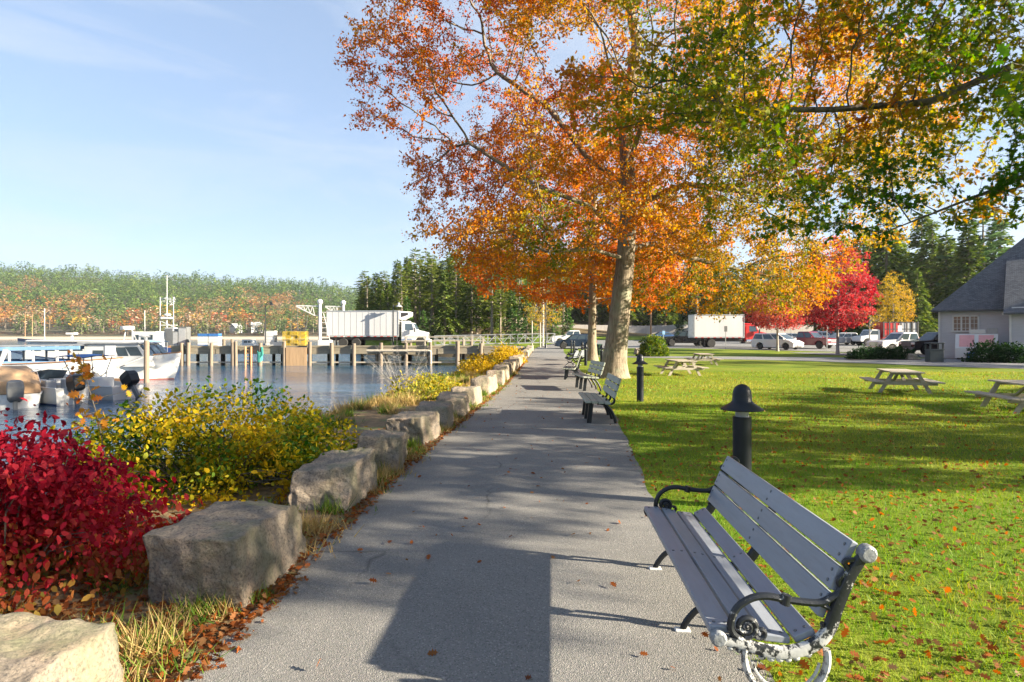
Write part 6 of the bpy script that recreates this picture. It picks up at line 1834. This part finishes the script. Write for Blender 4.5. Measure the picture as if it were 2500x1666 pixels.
bt = box_truck('white refrigerated box truck parked on the wharf', (X0 + 7.75, 69.05, DK), 0, 7.75, 'carwhite', True, True)
bt = box_truck('white box truck with a red cab behind the red maple', gnd(WX(1817, 73), 74.3), 0, 5.8, 'redpaint', False, False, z0=1.12, h=2.75)
# stake bed truck
sk = thing('stake_truck', 'white truck with a red and black slatted bed behind the white pickup', 'truck', gnd(WX(2072, 80) + 2.2, 80), R(180))
sk.scale = (1, 1, 1)
MB().prism(arch_bottom(2.6, .5, (.35,), .50, .42)[0:-2] + [(-1.25, .5), (-1.25, 1.95), (-1.1, 2.05), (-.2, 2.05), (.25, 1.35), (1.2, 1.18), (1.28, .7)], -1.0, 1.0, 'y').build('cab', MT['carwhite'], sk, bevel=.05)
m = MB()
for s in (-1, 1): m.add([(-1.0, s * 1.006, 1.4), (.05, s * 1.006, 1.4), (-.25, s * 1.006, 1.92), (-1.0, s * 1.006, 1.92)], [(0, 1, 2, 3)])
each(m, 'side_window', MT['glass'], sk)
MB().add([(.27, -.85, 1.40), (.27, .85, 1.40), (-.15, .80, 1.97), (-.15, -.80, 1.97)], [(0, 1, 2, 3)]).build('windscreen', MT['glass'], sk)
m = MB(); m.box((-3.8, 0, 1.0), (4.6, 2.3, .16)); m.box((-3.8, 0, .75), (4.6, .9, .3)); m.build('bed_floor', MT['redpaint'], sk)
for s in (-1, 1):
    m = MB()
    for k in range(7): m.box((-1.62 - k * .72, s * 1.13, 2.05), (.16, .07, 2.0))
    for z in (1.35, 2.1, 2.95): m.box((-3.8, s * 1.10, z), (4.6, .04, .10))
    m.build('stake_rack', MT['chassis'], sk)
    m = MB()
    for k in range(3, 6): m.box((-1.98 - k * .72, s * 1.08, 2.05), (.42, .03, 1.7))
    rp = MB()
    for k in range(3): rp.box((-1.98 - k * .72, s * 1.08, 2.05), (.42, .03, 1.7))
    rp.build('red_panel', MT['redpaint'], sk)
    m.build('side_panel', MT['grey'], sk)
MB().box((-1.52, 0, 2.05), (.06, 2.2, 1.9)).build('head_board', MT['redpaint'], sk)
for x in (.35, -4.4):
    for y in (-1, 1): wheel(sk, x, y * .9, .42, .28)
# ---------------------------------------------------------------- grey building
BR = R(-40)
bd = thing('grey_building', 'grey clapboard building with a steep dark shingle roof', 'building', (30.75, 45, 0), BR)
m = MB(); m.box((7, 5.2, 1.75), (14, 10.4, 3.5)); m.build('wall', MT['siding'], bd)
m = MB()                                             # clapboards, each a thin wedge
for k in range(18):
    z = .15 + k * .185
    m.prism([(-.005, z), (-.030, z), (-.006, z + .183)], 0.06, 4.1, 'x')
    m.prism([(-2.605, z), (-2.630, z), (-2.606, z + .183)], 4.16, 16, 'x')
m.build('clapboard', MT['siding'], bd)
m = MB(); m.box((10.1, -1.3, 1.6), (12.0, 2.6, 3.2)); m.build('wing_wall', MT['siding'], bd)
m = MB(); m.box((.03, -.03, 1.72), (.12, .12, 3.44)); m.box((4.10, -2.62, 1.55), (.12, .12, 3.1)); m.box((4.08, -.06, 1.72), (.10, .10, 3.44)); m.build('corner_trim', MT['white'], bd)
m = MB(); m.box((2.0, -.36, 3.42), (4.3, .05, .16)); m.box((10, -2.98, 3.05), (12.6, .05, .16)); m.build('eave_board', MT['white'], bd)
def mat_shingle():
    m_, t, b = newmat('dark_shingles')
    v = coords(t, 'Object')
    br_ = t.nodes.new('ShaderNodeTexBrick')
    br_.inputs['Scale'].default_value = 2.6
    br_.inputs['Color1'].default_value = (0.062, 0.068, 0.082, 1); br_.inputs['Color2'].default_value = (0.12, 0.127, 0.145, 1); br_.inputs['Mortar'].default_value = (0.02, 0.02, 0.022, 1)
    br_.inputs['Mortar Size'].default_value = 0.02
    ge = t.nodes.new('ShaderNodeSeparateXYZ'); t.links.new(v, ge.inputs[0])
    cb_ = t.nodes.new('ShaderNodeCombineXYZ')
    ad = t.nodes.new('ShaderNodeMath'); ad.operation = 'ADD'
    t.links.new(ge.outputs['X'], ad.inputs[0]); ad.inputs[1].default_value = 0
    t.links.new(ad.outputs[0], cb_.inputs[0])
    mu = t.nodes.new('ShaderNodeMath'); mu.operation = 'MULTIPLY'; mu.inputs[1].default_value = 1.4
    t.links.new(ge.outputs['Z'], mu.inputs[0]); t.links.new(mu.outputs[0], cb_.inputs[1])
    t.links.new(cb_.outputs[0], br_.inputs['Vector'])
    g = mix(t, ramp(t, noise(t, v, .9, 6), [(.4, 0.), (.75, .5)]), br_.outputs['Color'], (0.13, 0.13, 0.14))
    t.links.new(g, b.inputs['Base Color']); b.inputs['Roughness'].default_value = .9
    bump(t, b, br_.outputs['Color'], .6, .03)
    return m_
MT['shingle'] = mat_shingle()
z0, zr_, ov = 3.44, 9.3, .45
a, b, c, d = (-ov, -ov, z0), (14 + ov, -ov, z0), (14 + ov, 10.4 + ov, z0), (-ov, 10.4 + ov, z0)
e, f = (5.2, 5.2, zr_), (9.0, 5.2, zr_)
m = MB(); m.add([a, b, c, d, e, f], [(0, 1, 5, 4), (1, 2, 5), (2, 3, 4, 5), (3, 0, 4)]); m.add([(p[0], p[1], p[2] - .10) for p in (a, b, c, d)], [(3, 2, 1, 0)])
for p, q in ((a, b), (b, c), (c, d), (d, a)): m.quad(p, q, (q[0], q[1], q[2] - .10), (p[0], p[1], p[2] - .10))
m.build('roof', MT['shingle'], bd)
m = MB(); m.prism([(-3.05, 3.10), (2.6, 7.0), (2.6, 6.9), (-3.05, 2.98)], 3.75, 16.5, 'x'); m.build('wing_roof', MT['shingle'], bd)
wn_ = MB()
for k in range(4): wn_.box((.84 + k * .485, -.045, 2.48), (.10, .07, 1.16))
wn_.box((1.567, -.045, 3.02), (1.56, .07, .12)); wn_.box((1.567, -.06, 1.93), (1.70, .12, .10))
wn = wn_.build('window', MT['white'], bd)
m = MB()
for k in range(3):
    cx = 1.083 + k * .485
    m.box((cx, -.042, 2.47), (.03, .03, .98)); 
    for z in (2.15, 2.47, 2.79): m.box((cx, -.041, z), (.385, .028, .025))
m.build('muntin', MT['white'], wn)
m = MB(); [m.box((1.083 + k * .485, -.02, 2.47), (.39, .02, .98)) for k in range(3)]; each(m, 'pane', paint('warm_pane', (0.16, 0.09, 0.06), 0.1, 0.3, 3), wn)
# white ice locker with sloping pink doors and a blue wheel
il = thing('ice_locker', 'white slope fronted locker with two faded pink doors beside the building', 'locker', (30.0, 42.3, .02), R(-38))
P_ = [(0, .10), (0, .75), (.62, 1.72), (1.5, 1.72), (1.5, .10)]
MB().prism(P_, 0, 2.3, 'x').build('cabinet', MT['white'], il, bevel=.02)
sl = Vector((0, .62, .97)).normalized()
for k in range(2):
    x0 = .22 + k * 1.05
    o = Vector((0, -.012, .008))
    q = [Vector((x0, 0, .75)) + sl * .12 + o, Vector((x0 + .82, 0, .75)) + sl * .12 + o, Vector((x0 + .82, 0, .75)) + sl * 1.05 + o, Vector((x0, 0, .75)) + sl * 1.05 + o]
    dd = MB(); dd.add(q, [(0, 1, 2, 3)]); dd = dd.build('door', MT['pinksign'], il)
    MB().box((x0 + .76, .20, 1.24), (.06, .06, .16)).build('handle', MT['black'], dd)
MB().box((2.32, .75, 1.1), (.02, .22, .45)).build('vent', MT['redpaint'], il)
MB().box((1.2, 1.0, 1.88), (.9, .7, .28)).build('top_unit', MT['white'], il, bevel=.02)
MB().box((2.0, 1.0, 1.90), (.6, .6, .42)).build('compressor', MT['grey'], il, bevel=.02)
wl = MB().lathe([(.20, -.04), (.26, -.04), (.26, .04), (.20, .04)], 18, (0, 0, 0), 'y')
for k in range(3): wl.box((0, 0, 0), (.42, .03, .05), M=Matrix.Rotation(k * 1.047, 3, 'Y'))
wl.build('wheel', MT['bluecanvas'], il, loc=(.9, -.14, .27))
MB().box((1.1, .6, .06), (2.0, 1.0, .10)).build('base', MT['chassis'], il)
# trash bin
tb2 = thing('trash_bin', 'black square trash bin with a hooded top on the walkway', 'trash bin', (WX(2281, 38.5), 38.5, .014), R(-8))
MB().box((0, 0, .36), (.80, .62, .72)).build('body', MT['bin'], tb2, bevel=.03)
m = MB(); [m.box((sx * .36, sy * .27, .92), (.07, .07, .42)) for sx in (-1, 1) for sy in (-1, 1)]; m.box((0, 0, .75), (.84, .66, .06)); m.build('frame', MT['bin'], tb2)
MB().box((0, 0, 1.15), (.86, .68, .08)).build('hood', MT['bin'], tb2, bevel=.03)
gb = thing('trash_bin', 'dark green barrel bin between the two oak trunks', 'trash bin', (WX(1463, 52), 52, 0))
MB().lathe([(.001, 0), (.28, 0), (.30, .2), (.30, .78), (.27, .82), (.001, .82)], 16).build('body', MT['greenbin'], gb, smooth=True)
MB().lathe([(.001, .81), (.31, .81), (.31, .86), (.2, .92), (.001, .93)], 16).build('lid', MT['greenbin'], gb, smooth=True)
# mulch bed
V = [(WX(2062, 42.0) + .3, 42.6, .02)] + [(WX(2075 + k * 22, 41.2), 41.2, .022) for k in range(9)] + [(WX(2248, 42.6), 42.6, .022), (WX(2230, 44.6), 44.6, .022), (WX(2090, 44.6), 44.6, .022)]
o = link_mesh('mulch_bed', np_mesh('mulch_bed', V, np.array([list(range(len(V)))])), paint('mulch', (0.06, 0.035, 0.022), 0.95, 0.4, 6, .8, 30))
tag(o, 'dark mulch bed under the low shrubs', 'ground', kind='structure')
# signs, poles, fence
def signpost(label, x, y, h, w, sh, mat, post='galv'):
    t = thing('sign_post', label, 'sign', (x, y, float(np.interp(y, BY, BZ))))
    MB().box((0, 0, h / 2), (.07, .05, h)).build('post', MT[post], t)
    MB().box((0, -.045, h - sh / 2), (w, .03, sh)).build('sign_plate', MT[mat], t, bevel=.008)
signpost('grey sign plate on a thin post before the white truck box', WX(1771.6, 69), 69, 2.55, .34, .62, 'darkgrey')
signpost('white sign plate on a post behind the white pickup', WX(2196, 62), 62, 2.6, .40, .62, 'white')
signpost('thin pale sign post between the maroon pickup and red maple trunk', WX(2019, 64), 64, 2.6, .22, .40, 'white')
signpost('pale blue sign plate on a post beside the dark pickup', WX(1620, 72), 72, 2.0, .30, .42, 'paleblue')
for (px, Y, h, r_, mt, lb) in ((1589, 112, 12, .17, 'poleWood', 'brown utility pole standing before the white fence'), (1326, 88, 9, .14, 'wood', 'pale pole behind the lamp post at the path end'), (1299, 77, 3.2, .09, 'wood', 'short pale post at the shore end of the gangway'), (1319, 74, 3.0, .08, 'wood', 'short pale post beside the lamp post base')):
    z = gzf(WX(px, Y), Y)
    tag(MB().cyl((0, 0, -.2), (0, 0, h), r_, r_ * .7, n=10).build('utility_pole' if h > 5 else 'wooden_post', MT[mt], None, smooth=True, loc=(WX(px, Y), Y, z)), lb, 'pole' if h > 5 else 'post')
MT['fenceboard'] = paint('fence_board', (0.40, 0.37, 0.345), 0.8, 0.12, 1.2, .2, 12, stretch=(3, 3, .3))
fn = thing('board_fence', 'tall pale board fence along the back of the lot', 'fence', (7.4, 126, float(np.interp(126, BY, BZ))))
for k in range(36):
    x = k * 2.44
    zz = 0.10 * math.sin(k * .7)
    m = MB()
    for j in range(12): m.box((x + .1 + j * .2, 0, 1.25 + zz), (.185, .03, 2.4 + .02 * math.sin(j * 5.1 + k)))
    m.build('fence_panel', MT['fenceboard'], fn)
    MB().box((x, .1, 1.25), (.12, .12, 2.5)).build('fence_post', MT['wood'], fn)
# ---------------------------------------------------------------- houses across the harbour
def house(label, px, Y, w, d, h, rz, roof='grey', dz=0):
    x = WX(px, Y)
    t = thing('house', label, 'house', (x, Y, float(hillz(np.array([x]), np.array([Y]))[0]) + dz), R(rz))
    MB().box((0, 0, h / 2 - 1), (w, d, h + 2)).build('wall', MT['white'], t)
    MB().prism([(-d / 2 - .4, h), (0, h + d * .42), (d / 2 + .4, h)], -w / 2 - .4, w / 2 + .4, 'x').build('roof', MT[roof], t)
    m = MB(); [m.box((-w / 2 + w * (k + .5) / 4, -d / 2 - .02, h * f), (w * .12, .06, h * .2)) for k in range(4) for f in (.3, .72)]; each(m, 'window', MT['glass'], t)
house('white house with a steep gable at the foot of the far hill', 576, 530, 8, 7, 5, 65, 'grey', 0)
house('white house with grey roof behind the wharf lamp, on the far shore', 628, 535, 9, 7, 5, 20, 'grey', 1)
house('large white house high on the wooded hill above the masts', 410, 700, 13, 9, 4, 10, 'grey', 4)
house('pale house among trees at the shoulder of the far hill', 855, 640, 8, 7, 6, 30, 'grey', 4)

# ---------------------------------------------------------------- the air over the harbour
hm = bpy.data.materials.new('sea_air')
hm.use_nodes = True
ht_ = hm.node_tree
for n in list(ht_.nodes):
    if n.type != 'OUTPUT_MATERIAL': ht_.nodes.remove(n)
pv = ht_.nodes.new('ShaderNodeVolumePrincipled')
pv.inputs['Color'].default_value = (0.86, 0.92, 1.0, 1)
pv.inputs['Density'].default_value = 0.00011
pv.inputs['Anisotropy'].default_value = 0.2
ht_.links.new(pv.outputs[0], ht_.nodes['Material Output'].inputs['Volume'])
tag(MB().box((0, 0, 120), (3460, 3460, 254)).build('haze', hm), 'thin pale haze over the harbour', 'haze', kind='stuff')
